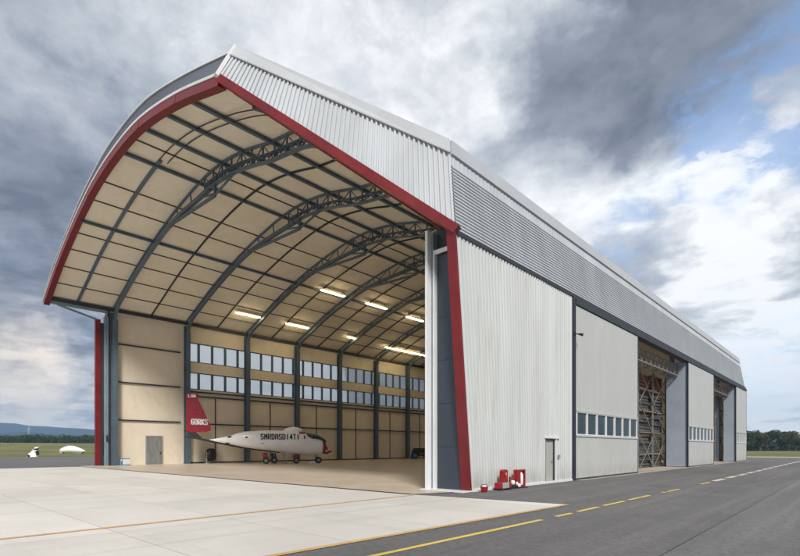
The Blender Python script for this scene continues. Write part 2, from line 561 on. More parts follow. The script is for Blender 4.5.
def mat_paint(name, base):
    m = bpy.data.materials.new(name)
    m.use_nodes = True
    t = NT(m.node_tree)
    o = t.n('ShaderNodeOutputMaterial'); p = t.n('ShaderNodeBsdfPrincipled')
    t.t.links.new(p.outputs[0], o.inputs[0])
    tc = t.n('ShaderNodeTexCoord')
    P = tc.outputs['Object']
    wear = t.noise(P, 14, 5, 0.75)
    c = t.mix(t.mr(wear, 0.50, 0.68, 0, 0.75), rgb(*base), rgb(0.20, 0.18, 0.14))
    c = t.mix(t.mr(t.noise(P, 1.2, 4, 0.6), 0.4, 0.7, 0, 0.35), c, rgb(*[x * 0.6 for x in base]))
    t.put(p.inputs['Base Color'], c)
    p.inputs['Roughness'].default_value = 0.7
    return m


M_asphalt = mat_ground('asphalt_paving', 'asphalt')
M_apron = mat_ground('concrete_apron', 'apron')
M_floor = mat_ground('hangar_floor_screed', 'floor')
M_grass = mat_ground('airfield_grass', 'grass')
M_yellow = mat_paint('yellow_road_paint', (0.72, 0.52, 0.10))
M_orange = mat_paint('orange_road_paint', (0.62, 0.37, 0.13))
M_whiteline = mat_paint('faded_pale_road_paint', (0.62, 0.56, 0.46))
M_taxi = mat('pale_taxiway', (0.40, 0.36, 0.30), 0.85, 0, 0.12, 0.3)

# ------------------------------------------------------------------ ground
def smooth(x): x = max(0, min(1, x)); return x * x * (3 - 2 * x)


def gh(x, y):
    """gentle rise of the airfield to the west"""
    return 5.6 * smooth((-x - 150) / 320) - 0.05


def grid_mesh(name, xs, ys, fn, m):
    vs = [(x, y, fn(x, y)) for y in ys for x in xs]
    nx = len(xs)
    fs = [(j * nx + i, j * nx + i + 1, (j + 1) * nx + i + 1, (j + 1) * nx + i) for j in range(len(ys) - 1) for i in range(nx - 1)]
    b = MB(); b.add(vs, fs, True)
    return b.build(name, m)


xs = [-7000, -4000, -2500, -1500, -1000, -700, -550] + list(range(-500, -120, 20)) + [-100, 0, 200, 600, 1500, 3500, 7000]
ys = [-7000, -3000, -1000, -400, -200, -100, 0, 50, 100, 200, 400, 800, 1600, 3500, 7000]
tag(grid_mesh('grass_field', xs, ys, gh, M_grass), kind='structure')


def sheet(name, pts, z, m):
    b = MB()
    b.add([(x, y, z) for x, y in pts], [tuple(range(len(pts)))])
    return tag(b.build(name, m), kind='structure')


sheet('asphalt_taxiway', [(-99, -60), (120, -60), (120, 92), (-16, 92), (-16, 66), (-48, 66), (-99, 40)], 0.0, M_asphalt)
sheet('pale_cross_taxiway', [(-120, 93), (160, 93), (160, 104), (-120, 104)], 0.003, M_taxi)
sheet('concrete_apron', [(-40.6, -60), (4.2, -60), (4.2, -11.6), (4.68, -1.66), (-0.9, -2.42), (-40.6, -2.42)], 0.006, M_apron)
sheet('hangar_floor', [(-42, -2.36), (-0.95, -2.36), (-0.35, -0.6), (-0.35, 63.6), (-42, 63.6)], 0.016, M_floor)
# concrete strip in front of the side doors
sheet('door_threshold_strip', [(-0.3, 9.4), (0.42, 9.4), (0.42, 64.6), (-0.3, 64.6)], 0.010, M_taxi)
trk = MB()
trk.box(-42.0, -1.0, -2.49, -2.30, 0.0, 0.021)
tag(trk.build('door_track_channel', M_dark), kind='structure')
# asphalt joint and crack
jt = MB()
pts = [(8.70 + 0.003 * math.sin(y * 1.7), y) for y in [-16 + 0.8 * i for i in range(130)]]
for (x0, y0), (x1, y1) in zip(pts[:-1], pts[1:]):
    jt.add([(x0 - .009, y0, .004), (x0 + .009, y0, .004), (x1 + .009, y1, .004), (x1 - .009, y1, .004)], [(0, 1, 2, 3)])
tag(jt.build('asphalt_joint', M_dark), kind='structure')
asx = MB()
asx.add([(8.72, -60, .002), (120, -60, .002), (120, 92, .002), (8.72, 92, .002)], [(0, 1, 2, 3)])
M_asphalt2 = M_asphalt.copy(); M_asphalt2.name = 'older_asphalt'
for nd in M_asphalt2.node_tree.nodes:
    if nd.bl_idname == 'ShaderNodeMix' and nd.blend_type == 'MULTIPLY':
        nd.inputs[7].default_value = rgb(1.52, 1.47, 1.42)
tag(asx.build('older_asphalt_lane', M_asphalt2), kind='structure')


def line(name, label, segs, m, wd, z=0.011):
    b = MB()
    for (x0, y0), (x1, y1) in segs:
        n = max(1, int(math.hypot(x1 - x0, y1 - y0) / 1.2))
        d = Vector((x1 - x0, y1 - y0)); d.normalize()
        s = Vector((-d.y, d.x)) * wd / 2
        L, R = [], []
        for i in range(n + 1):
            t = i / n
            cx, cy = x0 + (x1 - x0) * t, y0 + (y1 - y0) * t
            j = 1 + 0.08 * random.uniform(-1, 1)
            L.append((cx + s.x * j, cy + s.y * j, z)); R.append((cx - s.x * j, cy - s.y * j, z))
        vs = L + R
        b.add(vs, [(i, i + 1, n + 2 + i, n + 1 + i) for i in range(n)])
    o = b.build(name, m)
    tag(o, kind='structure')
    if label: o['label'] = label
    return o


line('apron_edge_line', None, [((4.02, -16), (4.22, -11.6)), ((4.22, -11.6), (4.62, -1.75))], M_orange, 0.15)
line('apron_lead_line', None, [((-0.68, -40), (-0.72, -2.6))], M_orange, 0.16, 0.012)
line('taxiway_edge_line', None, [((5.28, -16), (5.50, -5.1))], M_yellow, 0.13, 0.006)
dashes = [(-4.35, -3.45), (-3.05, -1.65), (-1.2, 0.55), (1.0, 3.1)]
line('taxiway_dash', None, [((5.5, a_), (5.52, b_)) for a_, b_ in dashes] + [((5.56, 4.6), (5.56, 4.95)), ((5.57, 5.2), (5.58, 6.9)), ((5.6, 10.6), (5.6, 12.6))], M_yellow, 0.13, 0.006)
dl = []
y = 13.6
while y < 88:
    L = 2.6 if y < 40 else 3.4
    dl.append(((5.6, y), (5.6, y + L)))
    y += L + 1.0
line('faded_taxiway_dash', None, dl, M_whiteline, 0.30, 0.006)

# ------------------------------------------------------------------ hangar
W = 42.0
LEN = 63.8
PROF = [(-42.0, 15.2), (-40.0, 16.05), (-35.7, 17.85), (-32.2, 19.05), (-28.4, 20.1), (-24.5, 20.85), (-21.5, 21.1), (-18.5, 20.85), (-15.5, 20.2), (-12.6, 19.3),
        (-10.5, 18.3), (-6.0, 14.75), (0.0, 10.1)]


def interp(P, x):
    if x <= P[0][0]: return P[0][1] + (x - P[0][0]) * (P[1][1] - P[0][1]) / (P[1][0] - P[0][0])
    for i in range(len(P) - 1):
        if x <= P[i + 1][0]:
            x0, y0 = P[i]; x1, y1 = P[i + 1]
            m0 = (y1 - y0) / (x1 - x0) if i == 0 else (P[i + 1][1] - P[i - 1][1]) / (P[i + 1][0] - P[i - 1][0])
            m1 = (y1 - y0) / (x1 - x0) if i + 2 >= len(P) else (P[i + 2][1] - P[i][1]) / (P[i + 2][0] - P[i][0])
            h = x1 - x0; t = (x - x0) / h
            return (2 * t**3 - 3 * t**2 + 1) * y0 + (t**3 - 2 * t**2 + t) * h * m0 + (-2 * t**3 + 3 * t**2) * y1 + (t**3 - t**2) * h * m1
    return P[-1][1]


def Lz(x): return interp(PROF, x)


def Lr(x):
    """inside the mouth the right flank of the vault stands a little higher than the front edge"""
    return Lz(x) + 1.0 * smooth((x + 15.5) / 6.5)


OUT = [(-42.6, 15.25), (-40.0, 16.95), (-38.6, 17.6), (-35.0, 19.1), (-31.2, 20.5), (-26.4, 21.65), (-22.5, 21.95), (-19.6, 21.85), (-16.0, 21.45), (-13.2, 21.0), (-10.43, 20.35)]


def Oz(x): return interp(OUT, x)


def front_y(x):
    """plan of the canopy's front edge: straight along the left, then cut back to the right-hand post"""
    if x <= -10.5: return -4.9
    return -4.9 + (x + 10.5) / 10.5 * (4.9 - 1.04)


hangar = thing('aircraft_hangar', 'huge arched aircraft hangar with cream lined roof, red edge beam and silver ribbed cladding', 'hangar')

# lining
N = 84
lx = [-W + (W - 0.0) * i / N for i in range(N + 1)]
b = MB()
lys = [None] + [0.0 + LEN * j / 27 for j in range(28)]
vs = []
for j, yy in enumerate(lys):
    for x_ in lx:
        y_ = front_y(x_) + 0.25 if yy is None else max(yy, front_y(x_) + 0.26)
        vs.append((x_ if yy is None else min(x_, -0.5), y_, Lz(x_) if yy is None else Lr(x_)))
nx = len(lx)
b.add(vs, [(j * nx + i, (j + 1) * nx + i, (j + 1) * nx + i + 1, j * nx + i + 1) for j in range(len(lys) - 1) for i in range(N)], True)
b.build('ceiling_lining', M_lining, hangar)

# outer roof shell
b = MB()
rx = [-42.6 + (32.17) * i / 60 for i in range(61)]
vs = []
rys = [-4.72, -3.9, 10, 30, LEN + 0.3]
for yy in rys:
    for x_ in rx:
        vs.append((x_, max(yy, -4.72 + 0.72 * smooth((x_ + 20) / 9.6)) if yy < 0 else yy, Oz(x_)))
    vs.append((-0.5 if True else 0, max(yy, -0.68), 13.35))
nx = len(rx) + 1
b.add(vs, [(j * nx + i, j * nx + i + 1, (j + 1) * nx + i + 1, (j + 1) * nx + i) for j in range(len(rys) - 1) for i in range(nx - 1)], False)
b.build('roof', M_roof, hangar)

# left arch edge: red beam, white trim, dark fascia
ax = [-42.25 + 31.75 * i / 56 for i in range(57)]


EDGE = [(-42.25, 14.85), (-40.0, 16.05), (-37.5, 17.3), (-34.6, 18.5), (-31.5, 19.6), (-28.4, 20.42), (-24.8, 20.92), (-20.4, 20.98), (-15.4, 20.12), (-10.5, 18.72)]


def ez(x):
    """top of the red arch beam less a fixed step"""
    return interp(EDGE, x) - 0.2


b = MB()
b.path([(x_, -4.68, ez(x_) - 0.02) for x_ in ax], 0.44, 0.44)
for x_ in (-38.2, -34.0, -29.6, -25.0, -20.2, -15.2):
    s_ = ez(x_ + .3) - ez(x_ - .3)
    b.bar((x_ - .14, -4.90, ez(x_) - .02 - s_ * .23), (x_ + .14, -4.90, ez(x_) - .02 + s_ * .23), .03, .40)
o = b.build('edge_beam', M_red, hangar)
o['label'] = 'red curved edge beam of the canopy'
b = MB()
vs = []
for x_ in ax:
    k = smooth((x_ + 40) / 30)
    vs += [(x_, -4.93, ez(x_) + 0.21), (x_, -4.95, ez(x_) + 0.26 + 0.07 * k), (x_, -4.70, ez(x_) + 0.28 + 0.07 * k), (x_, -4.66, ez(x_) + 0.21)]
b.add(vs, [(4 * i + k, 4 * i + (k + 1) % 4, 4 * i + 4 + (k + 1) % 4, 4 * i + 4 + k) for i in range(56) for k in range(4)])
b.build('edge_trim', M_white, hangar)
b = MB()
vs = []
for x_ in ax:
    yb = -4.72 + 0.72 * smooth((x_ + 20) / 9.6)
    zt = max(Oz(x_), Lz(x_) + 0.42)
    vs += [(x_, -4.80, ez(x_) + 0.27), (x_, yb - 0.03, zt)]
b.add(vs, [(2 * i, 2 * i + 2, 2 * i + 3, 2 * i + 1) for i in range(56)])
o = b.build('fascia_panel', M_roof, hangar)
o['label'] = 'dark curved fascia above the red arch'
b = MB()
vs = [(x_, -4.78 + 0.72 * smooth((x_ + 20) / 9.6), max(Oz(x_), Lz(x_) + 0.42) + 0.03) for x_ in ax]
b.path(vs, 0.09, 0.05)
b.build('drip_edge_highlight', M_white, hangar)  # white strip paints in the thin highlight along the roof edge

# right slope of the front
P = Vector((-10.5, -4.93, 18.55)); B = Vector((0.0, -1.04, 9.75))
Q = Vector((-10.40, -4.02, 20.45)); K = Vector((-0.5, -0.70, 13.45))
d = (B - P).normalized()
nrm = (B - P).cross(Q - P).normalized()
if nrm.y > 0: nrm = -nrm
b = MB()
cap = 0.62
q0 = Q + (P - Q) * 0.30; q1 = K + (B - K) * 0.155
b.rib_panel(P + Vector((0, 0, .10)), B + Vector((0, 0, .10)), q0, q1, 52, 0.065, nrm, 0.52)
o = b.build('fascia_panel', M_silver, hangar)
o['label'] = 'silver corrugated fascia on the sloping front'
b = MB()
for s, t_, in ((0, 1),):
    o_ = nrm * 0.10
    i_ = nrm * -0.08
    b.hexa([q0 + i_, q1 + i_, q1 + o_, q0 + o_], [Q + i_, K + i_, K + o_, Q + o_])
b.bar(q0 + nrm * 0.12, q1 + nrm * 0.12, 0.05, 0.05)
b.build('ridge_cap', M_flash, hangar)
b = MB()
b.bar(P + Vector((-.06, -.04, 0.15)), Q + Vector((-.05, -.08, 0.05)), 0.22, 0.16)
b.build('corner_trim', M_white, hangar)
# red sloping beams
b = MB()
b.bar(P + nrm * .10 + d * .02 + Vector((0, 0.20, -0.03)), B + nrm * .10 - d * .06 + Vector((0.02, 0.20, -0.03)), 0.36, 0.34)
dn = Vector((0, 0.32, -0.42))
b.bar(P + dn + Vector((0.5, 0.20, -.15)), B + dn + Vector((-.9, 0.10, .92)), 0.12, 0.12)
o = b.build('edge_beam', M_red, hangar)
o['label'] = 'red straight beam sloping down to the corner post'

# long side fascia, horizontal ribs, with a short vertical-ribbed strip under the cap
YE = LEN - 0.2
b = MB()
up0 = Vector((-0.5, 0, 13.45)); lo0 = Vector((0.0, 0, 9.75))
def side(t, yy, o=0.0):
    p = lo0.lerp(up0, t)
    n_ = Vector((3.7, 0, 0.5)).normalized() * o
    return Vector((p.x + n_.x, yy, p.z + n_.z))
def yfront(t): return B.y + (K.y - B.y) * t
def yback(t): return YE + (62.3 - YE) * t
NR = 19
zs = []
for i in range(NR):
    for fr, h in ((0.0, 0), (0.42, 0), (0.52, 1), (0.90, 1)):
        zs.append(((i + fr) / NR * 0.72, h))
zs.append((0.72, 0))
vs = []
for t_, h in zs:
    vs += [side(t_, yfront(t_), h * 0.045), side(t_, yback(t_), h * 0.045)]
b.add(vs, [(2 * i, 2 * i + 1, 2 * i + 3, 2 * i + 2) for i in range(len(zs) - 1)])
b.rib_panel(side(0.725, yfront(.725)), side(0.725, yback(.725)), side(0.845, yfront(.845)), side(0.845, yback(.845)), 230, 0.014, (1, 0, .13), 0.45)
b.build('side_fascia', M_silver, hangar)
b = MB()
b.hexa([side(.845, yfront(.845), -.1), side(.845, yback(.845), -.1), side(.845, yback(.845), .09), side(.845, yfront(.845), .09)],
       [side(1.0, yfront(1), -.1), side(1.0, yback(1), -.1), side(1.0, yback(1), .09), side(1.0, yfront(1), .09)])
for yy in [2 + 6.1 * i for i in range(10)]:
    b.hexa([side(.845, yy, .09), side(.845, yy + .05, .09), side(.845, yy + .05, .10), side(.845, yy, .10)],
           [side(1.0, yy, .09), side(1.0, yy + .05, .09), side(1.0, yy + .05, .10), side(1.0, yy, .10)])
b.build('ridge_cap', M_flash, hangar)
b = MB()
b.box(-0.10, 0.10, -0.95, LEN, 9.60, 9.745)
b.build('eave_channel', M_dark, hangar)
# far gable of the fascia and rear end wall
b = MB()
pts = [(-W, 9.0), (-0.3, 9.0)] + [(-0.3, 9.7), (-0.8, 13.0)] + [(x_, Oz(x_) - 0.05) for x_ in (-10.4, -13, -16, -19.6, -22.5, -26.4, -31.2, -35, -38.6, -42)]
n_ = len(pts)
b.add([(x_, LEN + 0.02, z_) for x_, z_ in pts] + [(x_, LEN - 0.2, z_) for x_, z_ in pts],
      [tuple(range(n_)), tuple(reversed(range(n_, 2 * n_)))] + [(i, i + n_, (i + 1) % n_ + n_, (i + 1) % n_) for i in range(n_)])
b.box(-W, -33.5, LEN - 0.2, LEN + 0.02, 0, 8.998)
b.box(-17, -0.3, LEN - 0.2, LEN + 0.02, 0, 8.998)  # gap between the piers is an invented opening that lets daylight in
b.build('rear_wall', M_wallin, hangar)

# --- left wall (inner lining) with two ribbons of window openings from the second bay on
b = MB()
xw0, xw1 = -42.30, -42.0
b.box(xw0, xw1, 0.0, 7.60, 0, 15.3)
for z0, z1 in ((0, 8.05), (9.90, 11.0), (13.12, 15.3)):
    b.box(xw0, xw1, 7.60, LEN - 0.25, z0, z1)
b.build('side_wall', M_wallin, hangar)
# windows
PITCH = 1.55
wins = []
yy = 7.66
while yy < 61.5:
    wins.append(yy)
    yy += PITCH
fr_me = {}
for row, (z0, z1) in enumerate(((8.05, 9.90), (11.0, 13.12))):
    f = MB()
    hh = z1 - z0
    g = 0.004
    f.box(-.22, -.04, g, 0.10, g, hh - g); f.box(-.22, -.04, PITCH - 0.13, PITCH - g, g, hh - g)
    f.box(-.22, -.04, 0.10, PITCH - 0.13, g, 0.09); f.box(-.22, -.04, 0.10, PITCH - 0.13, hh - 0.09, hh - g)
    g_ = MB(); g_.box(-.14, -.115, 0.09, PITCH - 0.12, 0.08, hh - 0.08)
    for i, wy in enumerate(wins):
        if i == 0:
            fo = f.build('window', M_steel, hangar, (-42.0, wy, z0))
            go = g_.build('pane', M_pane, fo)
            proto = (fo, go)
        else:
            fo = proto[0].copy(); col.objects.link(fo); fo.location = (-42.0, wy, z0); fo.parent = hangar
            go = proto[1].copy(); col.objects.link(go); go.parent = fo
# closing the small strip between the last window and the rear wall
b = MB()
ye = wins[-1] + PITCH
for z0, z1 in ((8.05, 9.90), (11.0, 13.12)):
    b.box(xw0, xw1, ye, LEN - 0.25, z0, z1)
b.build('wall_infill', M_wallin, hangar)

# wall girts, seams
g1 = MB()
for z_ in (4.43, 8.13, 11.82):
    g1.box(-41.99, -41.84, 1.1, 7.1, z_ - .06, z_ + .06)
g1.build('girt', M_dark, hangar)
for z_, t_ in ((4.33, .06), (7.30, .07), (7.78, .07)):
    g1 = MB(); g1.box(-41.99, -41.84, 7.8, LEN - .3, z_ - t_, z_ + t_)
    g1.build('girt', M_dark, hangar)
g1 = MB(); g1.box(-42.0, -41.72, -4.7, LEN - .3, 14.88, 15.14)
g1.build('eave_beam', M_dark, hangar)
g1 = MB()
for k in range(1, 9):
    yc = 0.45 + 7.07 * (k + .5)
    g1.box(-41.995, -41.93, yc - .05, yc + .05, 0, 7.2)
g1.box(-41.99, -41.90, 7.8, LEN - .3, 0.0, 0.16)
g1.build('wall_seam', M_dark, hangar)

# columns and roof trusses
def z_in(x_):
    dpt = 0.62 + 0.62 * smooth((x_ + 31) / 8.5)
    return Lr(x_) - dpt


for k in range(9):
    yc = 0.62 + 7.07 * k
    c = MB()
    fl = 0.46
    c.box(-41.86, -41.80, yc - fl / 2, yc + fl / 2, 0, 14.7)
    c.box(-41.34, -41.28, yc - fl / 2, yc + fl / 2, 0, 14.0)
    c.box(-41.80, -41.34, yc - .03, yc + .03, 0, 14.7)
    c.box(-41.98, -41.20, yc - .32, yc + .32, 0.0, 0.05)
    for zz_ in (3.6, 7.5, 11.2):
        c.box(-41.80, -41.34, yc - fl / 2 + .02, yc + fl / 2 - .02, zz_, zz_ + .03)
    o = c.build('column', M_steel, hangar)
    r = MB()
    xa = [-41.7 + (40.9) * i / 60 for i in range(61)]
    r.path([(x_, yc, Lr(x_) - 0.11) for x_ in xa], 0.13, 0.15)
    # inner chord rises out of the column top in a tight bend
    start = [(-41.45, yc, 13.2), (-41.36, yc, 14.0), (-41.12, yc, 14.65), (-40.65, yc, 15.12)]
    xb = [-40.0 + 38.2 * i / 54 for i in range(55)]
    r.path(start + [(x_, yc, z_in(x_)) for x_ in xb if x_ < -22.3], 0.25, 0.28)
    r.path([(x_, yc, z_in(x_) + .02) for x_ in xb if x_ >= -23.2], 0.30, 0.08)
    # webs
    x0 = -39.2
    seq = []
    while x0 < -2.5:
        seq.append(x0)
        x0 += 2.3 if x0 < -24 else 1.25
    for i, x_ in enumerate(seq):
        heavy = x_ > -24
        if heavy:
            r.bar((x_, yc, Lr(x_) - .15), (x_, yc, z_in(x_)), 0.09, 0.09)
            if i + 1 < len(seq):
                xn = seq[i + 1]
                if i % 2: r.bar((x_, yc, Lr(x_) - .15), (xn, yc, z_in(xn)), 0.06, 0.06)
                else: r.bar((x_, yc, z_in(x_)), (xn, yc, Lr(xn) - .15), 0.06, 0.06)
        else:
            r.bar((x_, yc, Lr(x_) - .12), (x_ + .25, yc, z_in(x_ + .25)), 0.08, 0.08)
            if k > 1:
                r.bar((x_ + .25, yc, z_in(x_ + .25)), (x_ + 2.3, yc, Lr(x_ + 2.3) - .12), 0.06, 0.06)
    # laced twin rails along the lower chord of the heavy part
    for i in range(34):
        xa_ = -22.6 + i * 0.6
        xb_ = xa_ + 0.3; xc_ = xa_ + 0.6
        if xc_ > -2: break
        for s in (-1, 1):
            r.bar((xa_, yc + .15 * s, z_in(xa_) + .17), (xb_, yc + .15 * s, z_in(xb_) + .42), 0.04, 0.04)
            r.bar((xb_, yc + .15 * s, z_in(xb_) + .42), (xc_, yc + .15 * s, z_in(xc_) + .17), 0.04, 0.04)
    r.path([(x_, yc, z_in(x_) + .44) for x_ in [-22.8 + i for i in range(21)]], 0.34, 0.05)
    r.build('roof_truss', M_steel, hangar)
    # knee brace
    q = MB()
    q.bar((-28.6, yc, z_in(-28.6) - .05), (-21.6, yc, z_in(-21.6) - 0.75), 0.17, 0.17)
    q.bar((-21.6, yc, z_in(-21.6) - 0.80), (-21.6, yc, z_in(-21.6)), 0.15, 0.15)
    q.bar((-21.6, yc, z_in(-21.6) - 0.72), (-19.0, yc, z_in(-19.0)), 0.11, 0.11)
    q.bar((-21.7, yc, z_in(-21.6) - 0.60), (-24.0, yc, z_in(-24.0)), 0.10, 0.10)
    q.build('knee_brace', M_steel, hangar)

# hangar-side posts under the right end of the trusses
for k in range(1, 9):
    yc = 0.62 + 7.07 * k
    if 19.5 < yc < 33 or 43.7 < yc < 56.4: continue
    c = MB()
    c.box(-2.05, -1.75, yc - .2, yc + .2, 0, Lr(-1.9) - 0.3)
    c.build('column', M_steel, hangar)

# mid-bay battens on the lining
for k in range(0, 9):
    yc = 0.62 + 7.07 * (k + 0.5)
    r = MB()
    r.path([(x_, yc, Lr(x_) - .08) for x_ in [-41.9 + 41.0 * i / 60 for i in range(61)]], 0.11, 0.10)
    r.build('lining_batten', M_dark, hangar)
r = MB()
r.path([(x_, -2.35, Lz(x_) - .08) for x_ in [-41.9 + 18.6 * i / 40 for i in range(41)]], 0.22, 0.14)
r.build('lining_batten', M_steel, hangar)
for dy in (0, .55):
    r = MB()
    r.path([(x_, -2.45 + dy, Lz(x_) + .1 * smooth((x_ + 15) / 5) - .10) for x_ in [-23.3 + 17.6 * i / 30 for i in range(31)]], 0.045, 0.05)
    r.build('lining_batten', M_dark, hangar)

# purlins along the building
for x_ in (-32.2, -23.9, -20.6, -17.8, -14.6, -9.0, -5.0):
    r = MB()
    z_ = Lr(x_) - 0.22
    y0 = front_y(x_) + 0.3
    zf = Lz(x_) - .22
    for (ya, za), (yb, zb_) in (((y0, zf), (0.3, z_)), ((0.3, z_), (LEN - .3, z_))):
        r.hexa([(x_ - .09, ya, za - .035), (x_ + .09, ya, za - .035), (x_ + .09, yb, zb_ - .035), (x_ - .09, yb, zb_ - .035)],
               [(x_ - .09, ya, za), (x_ + .09, ya, za), (x_ + .09, yb, zb_), (x_ - .09, yb, zb_)])
        r.hexa([(x_ - .03, ya, za), (x_ + .03, ya, za), (x_ + .03, yb, zb_), (x_ - .03, yb, zb_)],
               [(x_ - .03, ya, za + .2), (x_ + .03, ya, za + .2), (x_ + .03, yb, zb_ + .2), (x_ - .03, yb, zb_ + .2)])
    r.build('purlin', M_steel, hangar)
for x_ in (-40.0, -37.9, -35.8, -33.8, -29.8, -27.6, -22.3, -12.0, -7.0):
    r = MB()
    r.box(x_ - .04, x_ + .04, front_y(x_) + .3, LEN - .3, Lr(x_) - .08, Lr(x_) - .005)
    r.build('lining_batten', M_batten, hangar)

# front edge flange under the canopy: short pale strut at the left eave
b = MB()
b.box(-42.14, -41.90, -4.45, 0.15, 14.62, 14.86)
b.build('eave_strut', M_steel_lt, hangar)
b = MB()
b.bar((-42.02, -3.9, 14.62), (-42.02, -0.75, 13.88), 0.16, 0.16)
b.build('eave_strut', M_steel_lt, hangar)

# left jamb: red post, dark slot, grey door edges
b = MB(); b.box(-42.28, -41.95, -0.86, -0.44, 0, 13.9); b.build('jamb_post', M_red, hangar)['label'] = 'red post at the left jamb'
b = MB(); b.box(-42.20, -41.95, -0.42, -0.16, 0, 13.6); b.build('jamb_slot', M_dark, hangar)
b = MB(); b.box(-42.10, -41.86, -0.16, 0.10, 0, 14.2); b.box(-41.86, -41.60, 0.04, 0.12, 0, 14.2); b.box(-41.84, -41.78, -0.12, 0.02, 0, 14.4)
b.build('door_guide', M_steel_lt, hangar)
b = MB(); b.box(-41.98, -41.70, 0.13, 0.30, 0, 14.8); b.build('jamb_slot', M_dark, hangar)
b = MB(); b.box(-41.78, -41.45, -0.02, 0.02, 2.3, 2.9); b.box(-42.05, -41.88, -0.30, -0.16, 1.1, 2.9); b.build('control_box', M_black, hangar)

# right jamb: telescoped main door leaves and raked red corner post
b = MB()
b.box(-1.93, -1.80, -0.45, 0.45, 0.05, 10.5)
b.build('door_edge', M_white, hangar)
b = MB()
b.box(-1.80, -1.70, -0.22, 0.40, 0.05, 10.45)
b.build('door_guide', M_steel_lt, hangar)
b = MB()
b.box(-1.70, -1.63, -0.22, 0.3, 0.05, 9.72)
b.box(-1.63, -0.62, -0.20, -0.14, 9.55, 9.72)
b.build('door_edge', M_white, hangar)
b = MB()
b.box(-1.63, -0.10, -0.04, 0.32, 0.05, 9.56)
for zz_ in (1.75, 3.5, 5.25, 7.0):
    b.box(-1.55, -0.5, -0.055, -0.04, zz_, zz_ + .035)
o = b.build('folded_door_leaf', M_navy, hangar)
b = MB()
b.box(-2.06, 0.02, -0.60, 0.10, 0.0, 0.05)
b.box(0.02, 0.10, 0.02, 9.1, 0.0, 0.10)
b.build('threshold', M_white, hangar)
b = MB()
b.hexa([(-0.40, -0.10, 0.06), (0.03, -0.10, 0.06), (0.03, 0.02, 0.06), (-0.40, 0.02, 0.06)],
       [(-0.36, -1.12, 9.92), (0.03, -1.12, 9.92), (0.03, -1.01, 9.92), (-0.36, -1.01, 9.92)])
b.build('corner_post', M_red, hangar)['label'] = 'raked red corner post at the right jamb'
b = MB()
b.box(-1.69, -0.35, 0.05, 0.35, 9.73, 10.9)
b.box(-2.3, -1.95, 0.5, 7.5, 9.9, 10.2)
b.build('door_header', M_dark, hangar)

# right wall: white vertical-ribbed cladding with doorway, front edge raked like the post
b = MB()
n1 = 20
DY0, DY1, DZ = 6.12, 7.18, 2.13
# front edge follows the rake; modelled as one fan of ribs between y(z)
b.rib_panel((0.02, 0.03, 0.1), (0.02, DY0, 0.1), (0.02, -0.98, 9.62), (0.02, DY0, 9.62), 30, 0.048, (1, 0, 0), 0.5)
b.rib_panel((0.02, DY0, DZ), (0.02, DY1, DZ), (0.02, DY0, 9.62), (0.02, DY1, 9.62), 5, 0.036, (1, 0, 0), 0.5)
b.rib_panel((0.02, DY1, 0.1), (0.02, 9.14, 0.1), (0.02, DY1, 9.62), (0.02, 9.14, 9.62), 9, 0.036, (1, 0, 0), 0.5)
b.build('side_wall', M_white_sheet, hangar)['label'] = 'white vertically ribbed side wall'
b = MB()
b.hexa([(-0.30, 0.40, 0), (-0.02, 0.40, 0), (-0.02, DY0, 0), (-0.30, DY0, 0)], [(-0.30, -0.3, 9.6), (-0.02, -0.3, 9.6), (-0.02, DY0, 9.6), (-0.30, DY0, 9.6)])
b.box(-0.30, -0.02, DY0, DY1, DZ, 9.6)
b.box(-0.30, -0.02, DY1, 9.2, 0, 9.6)
b.build('inner_wall', M_wallin, hangar)
pd = MB(); pd.box(-0.08, -0.02, DY0 + .03, DY1 - .11, 0.03, DZ - .05)
po = pd.build('door', M_person, hangar)
po['label'] = 'pale grey personnel door'
pf = MB(); pf.box(-0.2, 0.03, DY1 - .10, DY1 - .01, 0, DZ); pf.box(-0.2, 0.07, DY0 + .0, DY0 + .03, 0, DZ); pf.box(-0.2, 0.07, DY0 + .03, DY1 - .15, DZ - .05, DZ)
pf.build('door_frame', M_slot, po)
ph = MB(); ph.box(-0.02, 0.03, DY1 - .32, DY1 - .20, 1.02, 1.06); ph.box(-0.02, 0.0, DY1 - .24, DY1 - .20, 0.95, 1.15)
ph.build('handle', M_steel_lt, po)
b = MB(); b.box(0.02, 0.13, DY0 - .12, DY1 + .35, DZ + .03, DZ + .10); b.box(0.02, 0.10, DY1 + .02, DY1 + .08, 0.1, DZ + .03)
b.build('door_hood', M_white, hangar)
b = MB(); b.box(0.065, 0.14, 7.45, 7.56, 1.18, 1.36); b.build('switch_box', M_rubbergrey, hangar)
b = MB(); b.box(0.0, 0.12, 9.17, 9.44, 0.03, 9.6); b.build('jamb_slot', M_slot, hangar)
# sill paint band behind the cladding foot
b = MB(); b.box(0.02, 0.065, 0.17, DY0 - .01, 0.10, 0.13); b.build('drip_sill', M_white, hangar)


